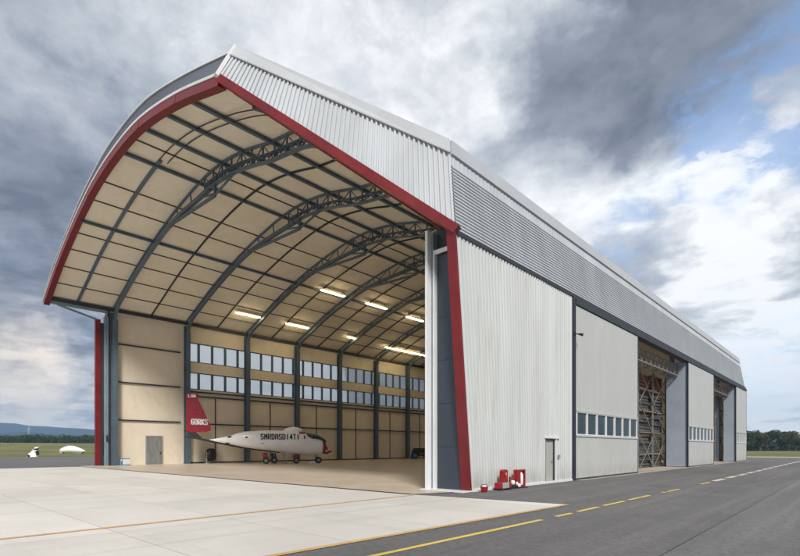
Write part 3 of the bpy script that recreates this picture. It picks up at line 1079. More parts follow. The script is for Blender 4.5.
def side_door(y0, y1, nwin, thick, first=False):
    """tall sliding leaf with a ribbon of windows; the rear leaves show their deep end faces"""
    o = MB()
    zt = 9.20
    zb0, zb1 = 2.38, 3.64
    x0, x1 = -0.25, 0.10
    o.box(x0, x1, y0, y1, 0.10, zb0)
    o.box(x0, x1, y0, y1, zb1, zt)
    o.box(x0, x1, y0, y0 + .12, zb0, zb1)
    o.box(x0, x1, y1 - .12, y1, zb0, zb1)
    dr = o.build('sliding_door', M_door, hangar)
    # seams
    s = MB()
    n = 8
    for i in range(1, n):
        yy = y0 + (y1 - y0) * i / n
        s.box(x1, x1 + .006, yy - .008, yy + .008, .12, zb0 - .1)
        s.box(x1, x1 + .006, yy - .008, yy + .008, zb1 + .12, zt - .02)
    s.box(x1, x1 + .05, y0 + .02, y1 - .02, zb1 - .02, zb1 + .08)
    s.box(x1, x1 + .05, y0 + .02, y1 - .02, zb0 - .08, zb0 + .02)
    s.build('panel_trim', M_door, dr)
    e_ = MB()
    e_.box(-.02 if thick else x0 + .02, x1 + .03, y0 - .13, y0 - .002, 0.02, zt)
    e_.box(x0, x1 + .02, y0, y1, 0.01, 0.098)
    e_.box(x0 + .02, x1 + .02, y1 + .002, y1 + .07, 0.02, zt)
    e_.build('edge_seal', M_slot, dr)
    wd = (y1 - y0 - .24) / nwin
    for i in range(nwin):
        ya = y0 + .12 + wd * i
        f = MB()
        f.box(-.02, .13, ya + .003, ya + .06, zb0 + .02, zb1 - .02)
        f.box(-.02, .13, ya + wd - .06, ya + wd - .003, zb0 + .02, zb1 - .02)
        f.box(-.02, .13, ya + .06, ya + wd - .06, zb0 + .02, zb0 + .06)
        f.box(-.02, .13, ya + .06, ya + wd - .06, zb1 - .06, zb1 - .02)
        f.box(-.02, .02, ya + .06, ya + wd - .06, zb0 + .06, zb1 - .06)
        wo = f.build('window', M_white, dr)
        # glazing stays one level down
    g = MB(); 
    for i in range(nwin):
        ya = y0 + .12 + wd * i
        g.box(.022, .05, ya + .06, ya + wd - .06, zb0 + .06, zb1 - .06)
    g.build('glazing', M_doorglass, dr)
    if thick:
        s = MB()
        s.box(-thick, -0.26, y0 - .05, y0 + .25, 0.05, 9.3)
        s.box(-0.26, -0.03, y0 - .05, y0 - .004, 0.05, 9.25)
        s.build('end_face', M_side, dr)
        s = MB(); s.box(-thick, -thick + .12, y0 + .25, y1, 0.05, 9.2); s.build('inner_face', M_wallin, dr)
    return dr


side_door(9.46, 19.49, 7, 0)
side_door(33.18, 43.6, 7, 1.65)
side_door(56.55, 64.2, 6, 1.2)
b = MB()
b.box(-0.32, -0.02, 9.45, 64.0, 9.22, 9.6)
b.box(0.0, 0.16, 9.45, 64.2, 9.24, 9.56)
b.build('door_track', M_dark, hangar)
# lattice header inside the openings
for y0, y1 in ((19.6, 33.0), (43.7, 56.4)):
    h_ = MB()
    for xx in (-0.7, -1.5):
        h_.bar((xx, y0, 9.0), (xx, y1, 9.0), .08, .08)
        h_.bar((xx, y0, 8.1), (xx, y1, 8.1), .09, .09)
        n = 12
        for i in range(n):
            ya = y0 + (y1 - y0) * i / n; yb = y0 + (y1 - y0) * (i + 1) / n
            h_.bar((xx, ya, 8.1 if i % 2 else 9.0), (xx, yb, 9.0 if i % 2 else 8.1), .045, .045)
            h_.bar((xx, yb, 8.1), (xx, yb, 9.0), .06, .06)
    for i in range(7):
        ya = y0 + (y1 - y0) * i / 6
        h_.bar((-.7, ya, 8.1), (-1.5, ya, 8.1), .08, .08)
    h_.build('door_header', M_beige_post, hangar)
# small wall lamp bracket by the first sliding door
wl = thing('wall_lamp', 'small black lamp bracket high on the wall beside the first sliding door', 'wall lamp', (0.13, 9.3, 7.62))
b = MB(); b.bar((0, 0, 0.05), (0.25, -0.05, -0.02), .05, .05); b.box(-.01, .03, -.06, .06, -.05, .15)
b.build('bracket', M_black, wl)
b = MB(); b.tube([(0.22, -.05, -.02), (0.30, -.05, -.03), (0.44, -.05, -.09)], [0.04, 0.06, 0.08], 10)
b.build('lamp_head', M_black, wl)

# left wall personnel door
pd = MB()
pd.box(-41.99, -41.93, 3.70, 5.22, 0.0, 2.86)
for i in range(12):
    pd.box(-41.93, -41.915, 3.78 + i * .12, 3.84 + i * .12, 0.1, 2.75)
do = pd.build('door', M_zinc, hangar)
do['label'] = 'grey ribbed metal door in the cream wall'
b = MB(); b.box(-41.99, -41.90, 3.62, 3.70, 0, 2.95); b.box(-41.99, -41.90, 5.22, 5.30, 0, 2.95); b.box(-41.99, -41.90, 3.70, 5.22, 2.87, 2.95)
b.build('door_frame', M_rubbergrey, do)
b = MB(); b.box(-41.91, -41.86, 5.02, 5.10, 1.1, 1.25); b.build('handle', M_black, do)

# ------------------------------------------------------------------ hanging strip lamps
strips = [(-38.4, 11.6, 14.5, 16.35, 'warm strip lamp nearest the open mouth, above the first window bay'),
          (-38.4, 18.0, 21.2, 16.35, 'warm strip lamp over the second window bay, low beside the wall'),
          (-31.5, 17.7, 21.0, 18.75, 'warm strip lamp high on the vault above the aircraft'),
          (-31.5, 24.4, 27.8, 18.75, 'warm strip lamp high on the vault, farther in than the other high one'),
          (-38.4, 27.6, 28.9, 16.35, 'very short warm lamp low on the vault above the third column'),
          (-38.4, 34.7, 43.6, 16.05, 'longest warm strip lamp, running deep into the hangar above the wall'),
          (-31.5, 31.5, 34.8, 18.55, 'warm strip lamp mostly hidden by the white door edge')]
for x_, y0, y1, z_, lab in strips:
    t = thing('strip_lamp', lab, 'lamp', (x_, (y0 + y1) / 2, z_), 0, 'warm strip lamps hung under the vault')
    h = (y1 - y0) / 2
    b = MB(); b.box(-.16, .16, -h, h, 0.03, 0.11)
    for s in (-.8, .8):
        b.bar((0, h * s, .1), (0, h * s, Lz(x_) - z_ + 0.0), .03, .03)
    b.build('housing', M_steel_lt, t)
    b = MB(); b.box(-.15, .15, -h + .03, h - .03, -0.07, 0.029)
    b.build('tube', M_lamp, t)

# ------------------------------------------------------------------ lettering
GLYPH = {
    'S': [((1, .86), (.82, 1), (.18, 1), (0, .86), (0, .64), (.18, .52), (.82, .48), (1, .36), (1, .14), (.82, 0), (.18, 0), (0, .14))],
    'M': [((0, 0), (0, 1), (.5, .42), (1, 1), (1, 0))],
    'R': [((0, 0), (0, 1), (.8, 1), (1, .86), (1, .62), (.8, .48), (0, .48)), ((.5, .48), (1, 0))],
    'D': [((0, 0), (0, 1), (.7, 1), (1, .78), (1, .22), (.7, 0), (0, 0))],
    'A': [((0, 0), (0, .78), (.25, 1), (.75, 1), (1, .78), (1, 0)), ((0, .42), (1, .42))],
    'I': [((.5, 0), (.5, 1))],
    'T': [((0, 1), (1, 1)), ((.5, 1), (.5, 0))],
    '4': [((.8, 0), (.8, 1), (0, .3), (1, .3))],
    'G': [((1, .84), (.8, 1), (.2, 1), (0, .84), (0, .16), (.2, 0), (.8, 0), (1, .16), (1, .48), (.55, .48))],
    'O': [((.2, 0), (.8, 0), (1, .2), (1, .8), (.8, 1), (.2, 1), (0, .8), (0, .2), (.2, 0))],
    'K': [((0, 0), (0, 1)), ((1, 1), (0, .45)), ((.3, .58), (1, 0))],
    'L': [((0, 1), (0, 0), (1, 0))],
    'N': [((0, 0), (0, 1), (1, 0), (1, 1))],
}


def letters(body, m, parent, fn, width, height, name='lettering', bold=0.24):
    """block lettering laid on a surface: fn(u, v, d) maps text-space metres to the parent's space"""
    cell = width / len(body)
    b = MB()
    hw = height * bold / 2
    for i, ch in enumerate(body):
        wch = cell * .60
        x0 = cell * (i + .2)
        for ln in GLYPH[ch]:
            pts = [Vector((x0 + p[0] * wch, hw * .6 + p[1] * (height - hw * 1.2))) for p in ln]
            for p, q in zip(pts[:-1], pts[1:]):
                dd = (q - p)
                if dd.length < 1e-5: continue
                e_ = dd.normalized() * hw * .45
                k = hw * (.62 if abs(dd.x) > abs(dd.y) else .80)
                nn = Vector((-dd.y, dd.x)).normalized() * k
                p2, q2 = p - e_, q + e_
                n = max(1, int((q2 - p2).length / .09))
                vs = []
                for j in range(n + 1):
                    c = p2.lerp(q2, j / n)
                    for sg in (1, 0, -1):
                        r = c + nn * sg
                        vs.append(fn(r.x, r.y, 0.01))
                b.add(vs, [(3 * j + t, 3 * j + t + 1, 3 * j + t + 4, 3 * j + t + 3) for j in range(n) for t in range(2)])
    return b.build(name, m, parent)


# ------------------------------------------------------------------ aircraft
T = Vector((-38.19, 8.75, 0)); Nn = Vector((-32.57, 18.66, 0))
ang = math.atan2(Nn.y - T.y, Nn.x - T.x)
jet = thing('jet_aircraft', 'white jet without wings and with a red tail fin parked inside the hangar', 'aircraft', (T.x, T.y, 0.016), ang)


def zt(px): return 51.5 + 3.5 * (px - 212) / 110


def jz(px, y): return (448 - y) * zt(px) / 497.5 + 1.7 - .016


def jx(px):
    # solve position along the axis for a picture column
    S, C = math.sin(YAW), math.cos(YAW)
    k = (px - 400) / 497.5
    dx, dy = k * C - S, k * S + C
    ex, ey = math.cos(ang), math.sin(ang)
    det = dx * (-ey) + ex * dy
    bx, by = T.x - CAMX, T.y - CAMY
    return (dx * by - dy * bx) / det * -1 if False else ((bx * dy - by * dx) / (ey * dx - ex * dy))


stn = [(206, 439.9, 440.6), (212, 439.2, 441.5), (220, 437.8, 442.8), (230, 435.8, 444.6), (238, 433.0, 446.2), (245, 431.6, 447.6), (256, 430.9, 449.2), (268, 430.5, 450.7),
       (280, 430.5, 452.2), (292, 430.8, 453.6), (302, 431.8, 454.6), (308, 434.6, 454.9), (313, 437.6, 454.9), (318, 438.9, 454.6), (321, 439.5, 454.0), (322.2, 440.3, 453.2), (322.8, 442, 451.4)]
b = MB()
NS = 24
vs = []
for px, yt, yb in stn:
    zc = (jz(px, yt) + jz(px, yb)) / 2; hz = (jz(px, yt) - jz(px, yb)) / 2
    wy = hz * 0.74
    for k in range(NS):
        an = 2 * math.pi * k / NS
        cs, sn = math.cos(an), math.sin(an)
        f = lambda q: math.copysign(abs(q) ** 0.88, q)
        vs.append((jx(px), wy * f(cs), zc + hz * f(sn)))
fs = []
for i in range(len(stn) - 1):
    for k in range(NS):
        fs.append((i * NS + k, i * NS + (k + 1) % NS, (i + 1) * NS + (k + 1) % NS, (i + 1) * NS + k))
b.add(vs, fs, True)
b.add(vs[:NS], [tuple(reversed(range(NS)))])
b.add(vs[-NS:], [tuple(range(NS))])
b.build('fuselage', M_plane, jet)


def body_side(x_, z_):
    """lateral half-width of the fuselage at x, z"""
    P_ = [(jx(p[0]), (jz(p[0], p[1]) + jz(p[0], p[2])) / 2, (jz(p[0], p[1]) - jz(p[0], p[2])) / 2) for p in stn]
    for i in range(len(P_) - 1):
        if P_[i][0] <= x_ <= P_[i + 1][0]:
            t = (x_ - P_[i][0]) / (P_[i + 1][0] - P_[i][0])
            zc = P_[i][1] + (P_[i + 1][1] - P_[i][1]) * t; hz = P_[i][2] + (P_[i + 1][2] - P_[i][2]) * t
            q = min(0.99, abs(z_ - zc) / hz)
            sn = q ** (1 / 0.88)
            return hz * 0.74 * (math.sqrt(max(0, 1 - sn * sn))) ** 0.88
    return 0.5


# dorsal hump
b = MB(); b.ball((jx(293.5), 0, jz(293, 431.2)), 1.05, .55, .46, 16, 10); b.build('dorsal_hump', M_plane, jet)
# cockpit
b = MB(); b.ball((jx(308), 0, jz(308, 437.5)), .85, .60, .52, 16, 10); b.build('cockpit_glass', M_canopy, jet)
b = MB()
vs = []
for i in range(9):
    t = i / 8
    px = 311 + 14.5 * t
    zc_ = jz(px, 433.4 + 5.4 * t * t)
    for k in range(7):
        an = math.pi * (k / 6) 
        vs.append((jx(px), .55 * math.cos(an) * (1 - .35 * t), zc_ - .38 * (1 - math.sin(an)) - 0.1 * t))
b.add(vs, [(i * 7 + k, i * 7 + k + 1, (i + 1) * 7 + k + 1, (i + 1) * 7 + k) for i in range(8) for k in range(6)], True)
o = b.build('canopy', M_canopy, jet)
sd = o.modifiers.new('thickness', 'SOLIDIFY'); sd.thickness = 0.05
# red marks and intake cover
b = MB()
for (p0, y0, p1, y1) in ((298.5, 432.0, 305, 434.2), (303, 433, 304.6, 439)):
    vs = []
    for px in [p0 + (p1 - p0) * i / 4 for i in range(5)]:
        for yv in (y0, (y0 + y1) / 2, y1):
            xx, zz_ = jx(px), jz(px, yv)
            vs.append((xx, -body_side(xx, zz_) - .02, zz_))
    b.add(vs, [(i * 3 + k, i * 3 + k + 1, i * 3 + 4 + k, i * 3 + 3 + k) for i in range(4) for k in range(2)])
b.build('red_marking', M_planered, jet)
b = MB()
b.ball((jx(323.8), -.05, jz(323, 447)), .26, .50, .62, 12, 8)
b.tube([(jx(322), -.2, jz(322, 452)), (jx(326), -.25, jz(326, 453.2)), (jx(331), -.25, jz(331, 451.0))], [.13, .15, .12], 8)
b.tube([(jx(323), -.2, jz(323, 440)), (jx(327), -.25, jz(327, 450))], [.08, .10], 8)
b.build('intake_cover', M_planered, jet)
# small vents and windows
b = MB()
for px, yv, rx_, rz_ in ((246.5, 437.5, .16, .09), (262.5, 443.6, .22, .035), (230.5, 437.2, .30, .12), (228.5, 443.2, .34, .07)):
    xx, zz_ = jx(px), jz(px, yv)
    b.ball((xx, -body_side(xx, zz_) + .0, zz_), rx_, .03, rz_, 10, 6)
b.build('vent', M_black, jet)
letters('SMRDASDI4TI', M_ink, jet, lambda u, v, d: (jx(260) + u, -body_side(jx(260) + u, jz(270, 439.8) + v) - .012, jz(270, 439.8) + v), jx(299) - jx(260), .62)
# tail boom, its black tube also painting the fuselage's underside shade, and fin
b = MB()
b.tube([(jx(185.8), 0, jz(186, 436.6)), (jx(198), 0, jz(198, 438.6)), (jx(212), 0, jz(212, 441.4)), (jx(240), 0, jz(240, 446.9)), (jx(262), 0, jz(262, 450.2)), (jx(280), 0, jz(280, 452.6))],
       [.07, .10, .13, .13, .11, .06], 10)
b.build('boom_and_belly_shade', M_black, jet)
b = MB()
fx = [(186, 396.5), (197.5, 398.0), (204, 411), (211.3, 428.2), (210.6, 430.4), (206.5, 432.2), (186, 432.4)]
f2 = [(jx(p), jz(p, yv)) for p, yv in fx]
th = [.05, .05, .06, .05, .04, .08, .09]
n_ = len(f2)
b.add([(x_, -t, z_) for (x_, z_), t in zip(f2, th)] + [(x_, t, z_) for (x_, z_), t in zip(f2, th)],
      [tuple(range(n_)), tuple(reversed(range(n_, 2 * n_)))] + [((i + 1) % n_, i, i + n_, (i + 1) % n_ + n_) for i in range(n_)])
fin = b.build('tail_fin', M_planered, jet)
b = MB(); b.box(jx(186), jx(198.2), -.16, .16, jz(190, 398.4), jz(190, 393.6)); b.build('fin_cap', M_planered, fin, bevel=.05)
b = MB(); b.hexa([(jx(190), -.05, jz(190, 437.2)), (jx(203), -.05, jz(203, 439)), (jx(203), .05, jz(203, 439)), (jx(190), .05, jz(190, 437.2))],
                 [(jx(188), -.05, jz(190, 432.2)), (jx(196), -.05, jz(203, 432.2)), (jx(196), .05, jz(203, 432.2)), (jx(188), .05, jz(190, 432.2))])
b.build('fin_root', M_black, fin)
letters('GORKS', M_inkw, fin, lambda u, v, d: (jx(191) + u, -.10 - d, jz(191, 424.6) + v - u * .02), jx(207.4) - jx(190.5), .60)
letters('LAN', M_inkw, fin, lambda u, v, d: (jx(188.2) + u, -.17 - d, jz(190, 397.6) + v), jx(196) - jx(188.2), .32)


def wheel(bm, x_, y_, r, wd):
    bm.tube([(x_, y_ - wd / 2, r), (x_, y_ - wd / 2 + .03, r), (x_, y_ + wd / 2 - .03, r), (x_, y_ + wd / 2, r)], [r * .82, r, r, r * .82], 16)


def gear(px, side_y, r, doorm, ztop):
    g = MB()
    x_ = jx(px)
    g.bar((x_, side_y, r), (x_, side_y * .7, ztop), .12, .12)
    g.bar((x_ - .45, side_y, ztop - .1), (x_, side_y, r + .25), .07, .07)
    go = g.build('landing_gear', M_zinc, jet)
    w_ = MB(); wheel(w_, x_, side_y - .12, r, .20); w_.build('tyre', M_black, go)
    w_ = MB(); w_.tube([(x_, side_y - .24, r), (x_, side_y - .20, r)], r * .5, 12); w_.build('hub', M_zinc, go)
    w_ = MB(); w_.hexa([(x_ - .28, side_y - .10, .42), (x_ + .26, side_y - .10, .42), (x_ + .26, side_y - .05, .42), (x_ - .28, side_y - .05, .42)],
                       [(x_ - .35, side_y - .06, ztop), (x_ + .18, side_y - .06, ztop), (x_ + .18, side_y, ztop), (x_ - .35, side_y, ztop)])
    w_.build('gear_door', doorm, go)


gear(265.5, -.75, .34, M_planered, jz(266, 452.6))
gear(274.5, .55, .36, M_black, jz(274, 453.2))
gear(295.5, -.70, .34, M_planered, jz(296, 455.2))
g = MB(); g.bar((jx(284.5), 0, .05), (jx(284.5), 0, jz(284, 453)), .07, .07); g.box(jx(284.5) - .3, jx(284.5) + .3, -.2, .2, 0, .08)
g.bar((jx(284.5) - .3, 0, jz(284, 453)), (jx(284.5), 0, .7), .05, .05)
g.build('support_strut', M_zinc, jet)
g = MB(); g.bar((jx(317), 0, .3), (jx(317), 0, jz(317, 455.5)), .14, .14); g.bar((jx(313.5), 0, jz(313, 455.5)), (jx(317), 0, .55), .08, .08)
go = g.build('nose_gear', M_zinc, jet)
w_ = MB(); wheel(w_, jx(318.3), -.14, .36, .2); wheel(w_, jx(318.3), .14, .36, .2); w_.build('tyre', M_black, go)
w_ = MB(); w_.tube([(jx(318.3), -.27, .36), (jx(318.3), -.24, .36)], .16, 12); w_.build('hub', M_zinc, go)
ck = MB(); ck.hexa([(-.45, -.3, 0), (.35, -.3, 0), (.35, .3, 0), (-.45, .3, 0)], [(-.25, -.25, .2), (.15, -.25, .2), (.15, .25, .2), (-.25, .25, .2)])
v = jet.location + Vector((math.cos(ang) * jx(312.3) , math.sin(ang) * jx(312.3), 0))
co = ck.build('wheel_chock', M_white, None, (v.x + .15, v.y - .1, .017), rot=(0, 0, ang), bevel=.03)
tag(co, 'white chock on the floor against the jet\'s nose wheel', 'chock')

# ------------------------------------------------------------------ things on the hangar floor
fan = thing('drum_fan', 'black round drum fan on grey feet standing against the cream wall', 'fan', (-41.1, 10.1, .016), math.radians(-60))
b = MB()
b.tube([(0, -.28, .95), (0, -.22, .95), (0, .22, .95), (0, .28, .95)], [.62, .70, .70, .62], 24)
b.build('drum', M_black, fan)
b = MB()
for r_ in (.25, .42, .58):
    pts = [(r_ * math.cos(t), -.30, .95 + r_ * math.sin(t)) for t in [2 * math.pi * i / 20 for i in range(21)]]
    b.tube(pts, .015, 5)
for t in range(8):
    an = t * math.pi / 4
    b.bar((0, -.30, .95), (.62 * math.cos(an), -.30, .95 + .62 * math.sin(an)), .02, .02)
b.build('guard', M_zinc, fan)
b = MB()
for s in (-1, 1):
    b.bar((.78 * s, -.30, .04), (.78 * s, .30, .04), .08, .08)
    b.bar((.78 * s, 0, .04), (.78 * s, 0, 1.25), .09, .09)
b.bar((-.78, 0, .12), (.78, 0, .12), .07, .07)
b.build('stand', M_rubbergrey, fan)

bx = thing('carton', 'small blue and white carton on the floor by the first column', 'box', (-41.0, 1.45, .016), math.radians(8))
b = MB(); b.box(-.40, .22, -.3, .3, 0, .68); b.build('carton_body', M_blue, bx, bevel=.01)
b = MB(); b.box(.05, .228, -.307, .306, .1, .60); b.box(-.36, -.1, -.306, -.30, .42, .60); b.build('carton_label', M_white, bx)
b = MB(); b.box(-.55, -.42, -.25, .2, 0, .5); b.build('flap', M_white, bx)

cart = thing('tow_cart', 'dark cart with a blue wheel deep inside the hangar next to the white door edge', 'cart', (-38.9, 41.6, .016), math.radians(48))
b = MB(); b.box(-.4, 2.4, -.45, .45, .45, 1.35); b.box(-.2, 2.0, -.35, .35, 1.35, 1.65); b.build('cart_body', M_black, cart, bevel=.06)
b = MB(); b.box(.7, 1.9, -.47, -.45, .65, .95); b.build('side_panel', M_brown, cart)
for x_ in (0.0, 1.9):
    for s in (-1, 1):
        w_ = MB(); wheel(w_, x_, .5 * s, .5, .2); wo = w_.build('wheel', M_black, cart)
        w_ = MB(); w_.tube([(x_, .5 * s - .12, .5), (x_, .5 * s + .12, .5)], .30, 14); w_.build('rim', M_blue, wo)

# ------------------------------------------------------------------ fire gear outside the right wall
def at(px, y0):
    """ground point seen at picture column px on the line x = 0.55"""
    return y0


cap_ = thing('fire_bucket', 'small round red bucket standing alone nearest the red corner post', 'bucket', (0.42, 0.28, 0))
b = MB(); b.tube([(0, 0, 0), (0, 0, .05), (0, 0, .20), (0, 0, .22)], [.10, .13, .15, .15], 14); b.build('bucket', M_fire, cap_)
b = MB(); b.ball((0.02, -.02, .21), .11, .11, .06, 10, 6); b.build('lid', M_white, cap_)
b = MB(); b.tube([(-.15, 0, .20), (-.10, 0, .29), (.10, 0, .29), (.15, 0, .20)], .012, 6); b.build('handle', M_black, cap_)

fb = thing('fire_cabinet', 'tall red rounded fire cabinet standing on the red and grey pump box', 'fire cabinet', (0.42, 1.72, 0.31))
b = MB()
prof = [(-.17, 0), (.17, 0), (.17, .44)] + [(.17 * math.cos(t), .44 + .08 * math.sin(t)) for t in [math.pi * i / 8 for i in range(1, 8)]] + [(-.17, .44)]
n_ = len(prof)
b.add([(.10, y_, z_) for y_, z_ in prof] + [(-.10, y_, z_) for y_, z_ in prof],
      [tuple(range(n_)), tuple(reversed(range(n_, 2 * n_)))] + [((i + 1) % n_, i, i + n_, (i + 1) % n_ + n_) for i in range(n_)])
b.build('cabinet_body', M_fire, fb, bevel=.015)
b = MB(); b.ball((.102, 0.03, .32), .012, .06, .08, 10, 6); b.build('emblem', mat('pale_red_emblem', (.65, .18, .14), .5), fb)
b = MB(); b.box(.10, .12, -.14, -.115, .18, .30); b.build('handle', M_black, fb)

pb = thing('pump_box', 'low red pump box with grey side panel under the red cabinet', 'pump', (0.42, 1.66, 0))
b = MB(); b.box(-.15, .15, -.42, -.24, .05, .31); b.build('end_box', M_fire, pb, bevel=.03)
b = MB(); b.box(-.15, .15, .27, .42, .05, .31); b.build('end_box', M_fire, pb, bevel=.03)
b = MB(); b.box(-.14, .14, -.235, .265, .06, .30); b.build('tank', mat('grey_tank', (.34, .36, .33), .5, 0, .1, 3), pb, bevel=.03)
b = MB()
for y_ in (-.34, .34):
    b.tube([(-.16, y_, .06), (.17, y_, .06)], .06, 10)
b.build('roller', M_black, pb)

vg = thing('valve_trolley', 'small trolley with white valve and red handwheel between the pump box and red rack', 'trolley', (0.42, 2.36, 0))
b = MB(); b.box(-.14, .14, -.17, .17, .06, .14); b.bar((-.1, 0, .1), (-.1, 0, .5), .05, .05); b.build('base', M_black, vg)
b = MB(); b.ball((.05, 0, .26), .09, .10, .11, 12, 8); b.build('valve', M_inkw, vg)
b = MB(); b.tube([(0, -.16, .44), (0, .16, .44)], .05, 8); b.build('handwheel', M_fire, vg)

rk = thing('extinguisher_rack', 'upright red rack holding a white cylinder beside the trolley', 'rack', (0.36, 3.12, 0))
b = MB(); b.box(-.10, .10, -.36, -.08, .14, .78); b.build('side_box', M_fire, rk, bevel=.02)
b = MB(); b.box(-.10, .10, .24, .32, .06, .78); b.box(-.12, -.10, -.08, .30, .1, .76); b.box(-.10, .10, -.08, .24, .72, .78); b.box(-.10, .10, -.08, .24, .05, .12); b.build('frame', M_fire, rk)
for y_ in (.08,):
    b = MB(); b.tube([(.02, y_, .12), (.02, y_, .16), (.02, y_, .55), (.02, y_, .62), (.02, y_, .68)], [.07, .09, .09, .05, .03], 14); b.build('cylinder', M_inkw, rk)
b = MB(); b.ball((.12, -.26, .12), .07, .08, .09, 12, 8); b.ball((.10, -.40, .20), .05, .05, .08, 10, 6); b.build('white_float', M_inkw, rk)
b = MB(); b.box(-.1, .2, -.44, .36, .0, .05); b.build('base', M_black, rk)

# ------------------------------------------------------------------ racks seen through the side openings
def rack(y0, y1, x0, x1, h, label, nb):
    t = thing('storage_rack', label, 'rack', (x0, y0, .016), 0, 'tall braced storage racks inside the side openings')
    D = x1 - x0; Ln = y1 - y0
    b = MB()
    for i in range(nb + 1):
        yy = Ln * i / nb
        for xx in (0, D):
            b.bar((xx, yy, 0), (xx, yy, h), .10, .10, (0, 1, 0))
    b.build('upright', M_beige_post, t)
    lv = [1.2, 3.0, 4.8, 6.6]
    for z_ in lv:
        s = MB(); s.box(-.05, D + .05, -.05, Ln + .05, z_ - .06, z_ + .03); s.build('shelf', M_beige_post, t)
    b = MB()
    for i in range(nb):
        ya, yb = Ln * i / nb, Ln * (i + 1) / nb
        for j in range(3):
            za, zb = h * j / 3, h * (j + 1) / 3
            b.bar((D + .08, ya, zb), (D + .08, yb, za), .07, .07)
            if j % 2 == 0: b.bar((D + .10, ya, za), (D + .10, yb, zb), .045, .045)
    b.build('brace', M_beige_post, t)
    return t


rack(26.8, 34.6, -3.4, -2.1, 8.2, 'tall beige braced rack inside the first side opening, loaded with grey goods', 2)
rack(56.6, 62.6, -3.4, -2.1, 8.2, 'tall beige braced rack inside the farther side opening', 2)
rn = random.Random(5)
lvn = ['on the floor', 'on the lowest shelf', 'on the second shelf', 'on the third shelf', 'on the top shelf']
bayn = ['nearer', 'farther']
for li, z_ in enumerate((0.02, 1.28, 3.08, 4.88, 6.68)):
    for i in range(2):
        yc = 26.8 + 7.8 * (i + .5) / 2
        b = MB()
        hh = 1.0 if li == 0 else (1.45 if i else 1.3)
        zb = 0
        layers = 5
        for L_ in range(layers):
            zz_ = hh * L_ / layers
            o1, o2, o3 = rn.uniform(-.1, .1), rn.uniform(-.25, .2), rn.uniform(0, .12)
            b.hexa([(-.5 + o3, -1.6 + o2, zz_), (.5 + o1, -1.6 + o2, zz_), (.5 + o1, 1.5 + o2, zz_), (-.5 + o3, 1.5 + o2, zz_)],
                   [(-.45 + o3, -1.5 + o1, zz_ + hh / layers - .04), (.46 + o1, -1.5 + o1, zz_ + hh / layers - .02), (.45, 1.45 + o1, zz_ + hh / layers - .04), (-.45, 1.45, zz_ + hh / layers - .02)])
        m_ = M_brown if (li == 4) else M_dkstuff
        o = b.build('wrapped_goods', m_, None, (-2.75, yc, z_ + (0.016 if li == 0 else 0.0)), bevel=.03)
        tag(o, ('reddish brown' if li == 4 else 'grey') + ' layered goods ' + lvn[li] + ' of the ' + bayn[i] + ' bay of the first rack', 'goods', 'layered goods stacked on the first rack')

# ------------------------------------------------------------------ small things out on the grass, far left
def world_at(px, z):
    S, C = math.sin(YAW), math.cos(YAW)
    r = (px - 400) / 497.5 * z
    return Vector((CAMX + r * C - z * S, CAMY + r * S + z * C, 0))


g = thing('parked_glider', 'white wingless glider body resting on the grass beyond the taxiway', 'glider', (0, 0, 0), 0)
p0 = world_at(72, 150); g.location = (p0.x, p0.y, gh(p0.x, p0.y)); g.rotation_euler = (0, 0, YAW)
b = MB()
prof = [(-3.7, .75, .25), (-3.3, .95, .62), (-2.2, 1.15, .95), (-.8, 1.30, 1.12), (.8, 1.25, 1.05), (2.2, 1.05, .75), (3.3, .85, .42), (4.0, .78, .14)]
vs = []
for x_, zc, r_ in prof:
    for k in range(16):
        an = 2 * math.pi * k / 16
        vs.append((x_, .8 * r_ * math.cos(an), zc + r_ * math.sin(an) * (.98 if math.sin(an) > 0 else .85)))
b.add(vs, [(i * 16 + k, i * 16 + (k + 1) % 16, (i + 1) * 16 + (k + 1) % 16, (i + 1) * 16 + k) for i in range(7) for k in range(16)], True)
b.add(vs[:16], [tuple(reversed(range(16)))]); b.add(vs[-16:], [tuple(range(16))])
b.build('fuselage', M_plane, g)
b = MB(); b.ball((-1.0, 0, 2.1), 1.1, .5, .42, 14, 8); b.build('canopy', M_rubbergrey, g)
b = MB(); b.hexa([(.8, -.5, .0), (3.0, -.4, .0), (3.0, .4, .0), (.8, .5, .0)], [(.2, -.82, .55), (3.5, -.5, .62), (3.5, .5, .62), (.2, .82, .55)]); b.build('underside_fairing', M_rubbergrey, g)
b = MB(); b.box(-3.5, -2.6, -.55, .55, .0, .9); b.build('tail_cradle', M_rubbergrey, g, bevel=.1)

mk = thing('towed_marker', 'small slanted black and white marker standing at the grass edge', 'marker', (0, 0, 0), 0)
p0 = world_at(33.5, 95); mk.location = (p0.x, p0.y, gh(p0.x, p0.y)); mk.rotation_euler = (0, 0, YAW)
b = MB(); b.hexa([(-1.1, -.3, 0), (.7, -.3, 0), (.7, .3, 0), (-1.1, .3, 0)], [(-.8, -.25, .75), (.5, -.25, .9), (.5, .25, .9), (-.8, .25, .75)]); b.build('base', M_plane, mk, bevel=.08)
b = MB(); b.hexa([(-.6, -.12, .8), (.3, -.12, .8), (.3, .12, .8), (-.6, .12, .8)], [(.35, -.12, 1.9), (1.1, -.12, 2.0), (1.1, .12, 2.0), (.35, .12, 1.9)]); b.build('slanted_board', M_inkw, mk)
b = MB()
b.hexa([(.2, -.14, .35), (.95, -.14, .35), (.95, .14, .35), (.2, .14, .35)], [(.25, -.14, 1.0), (1.0, -.14, 1.15), (1.0, .14, 1.15), (.25, .14, 1.0)])
b.hexa([(.0, -.14, 1.35), (.75, -.14, 1.35), (.75, .14, 1.35), (.0, .14, 1.35)], [(.2, -.14, 1.62), (.95, -.14, 1.70), (.95, .14, 1.70), (.2, .14, 1.62)])
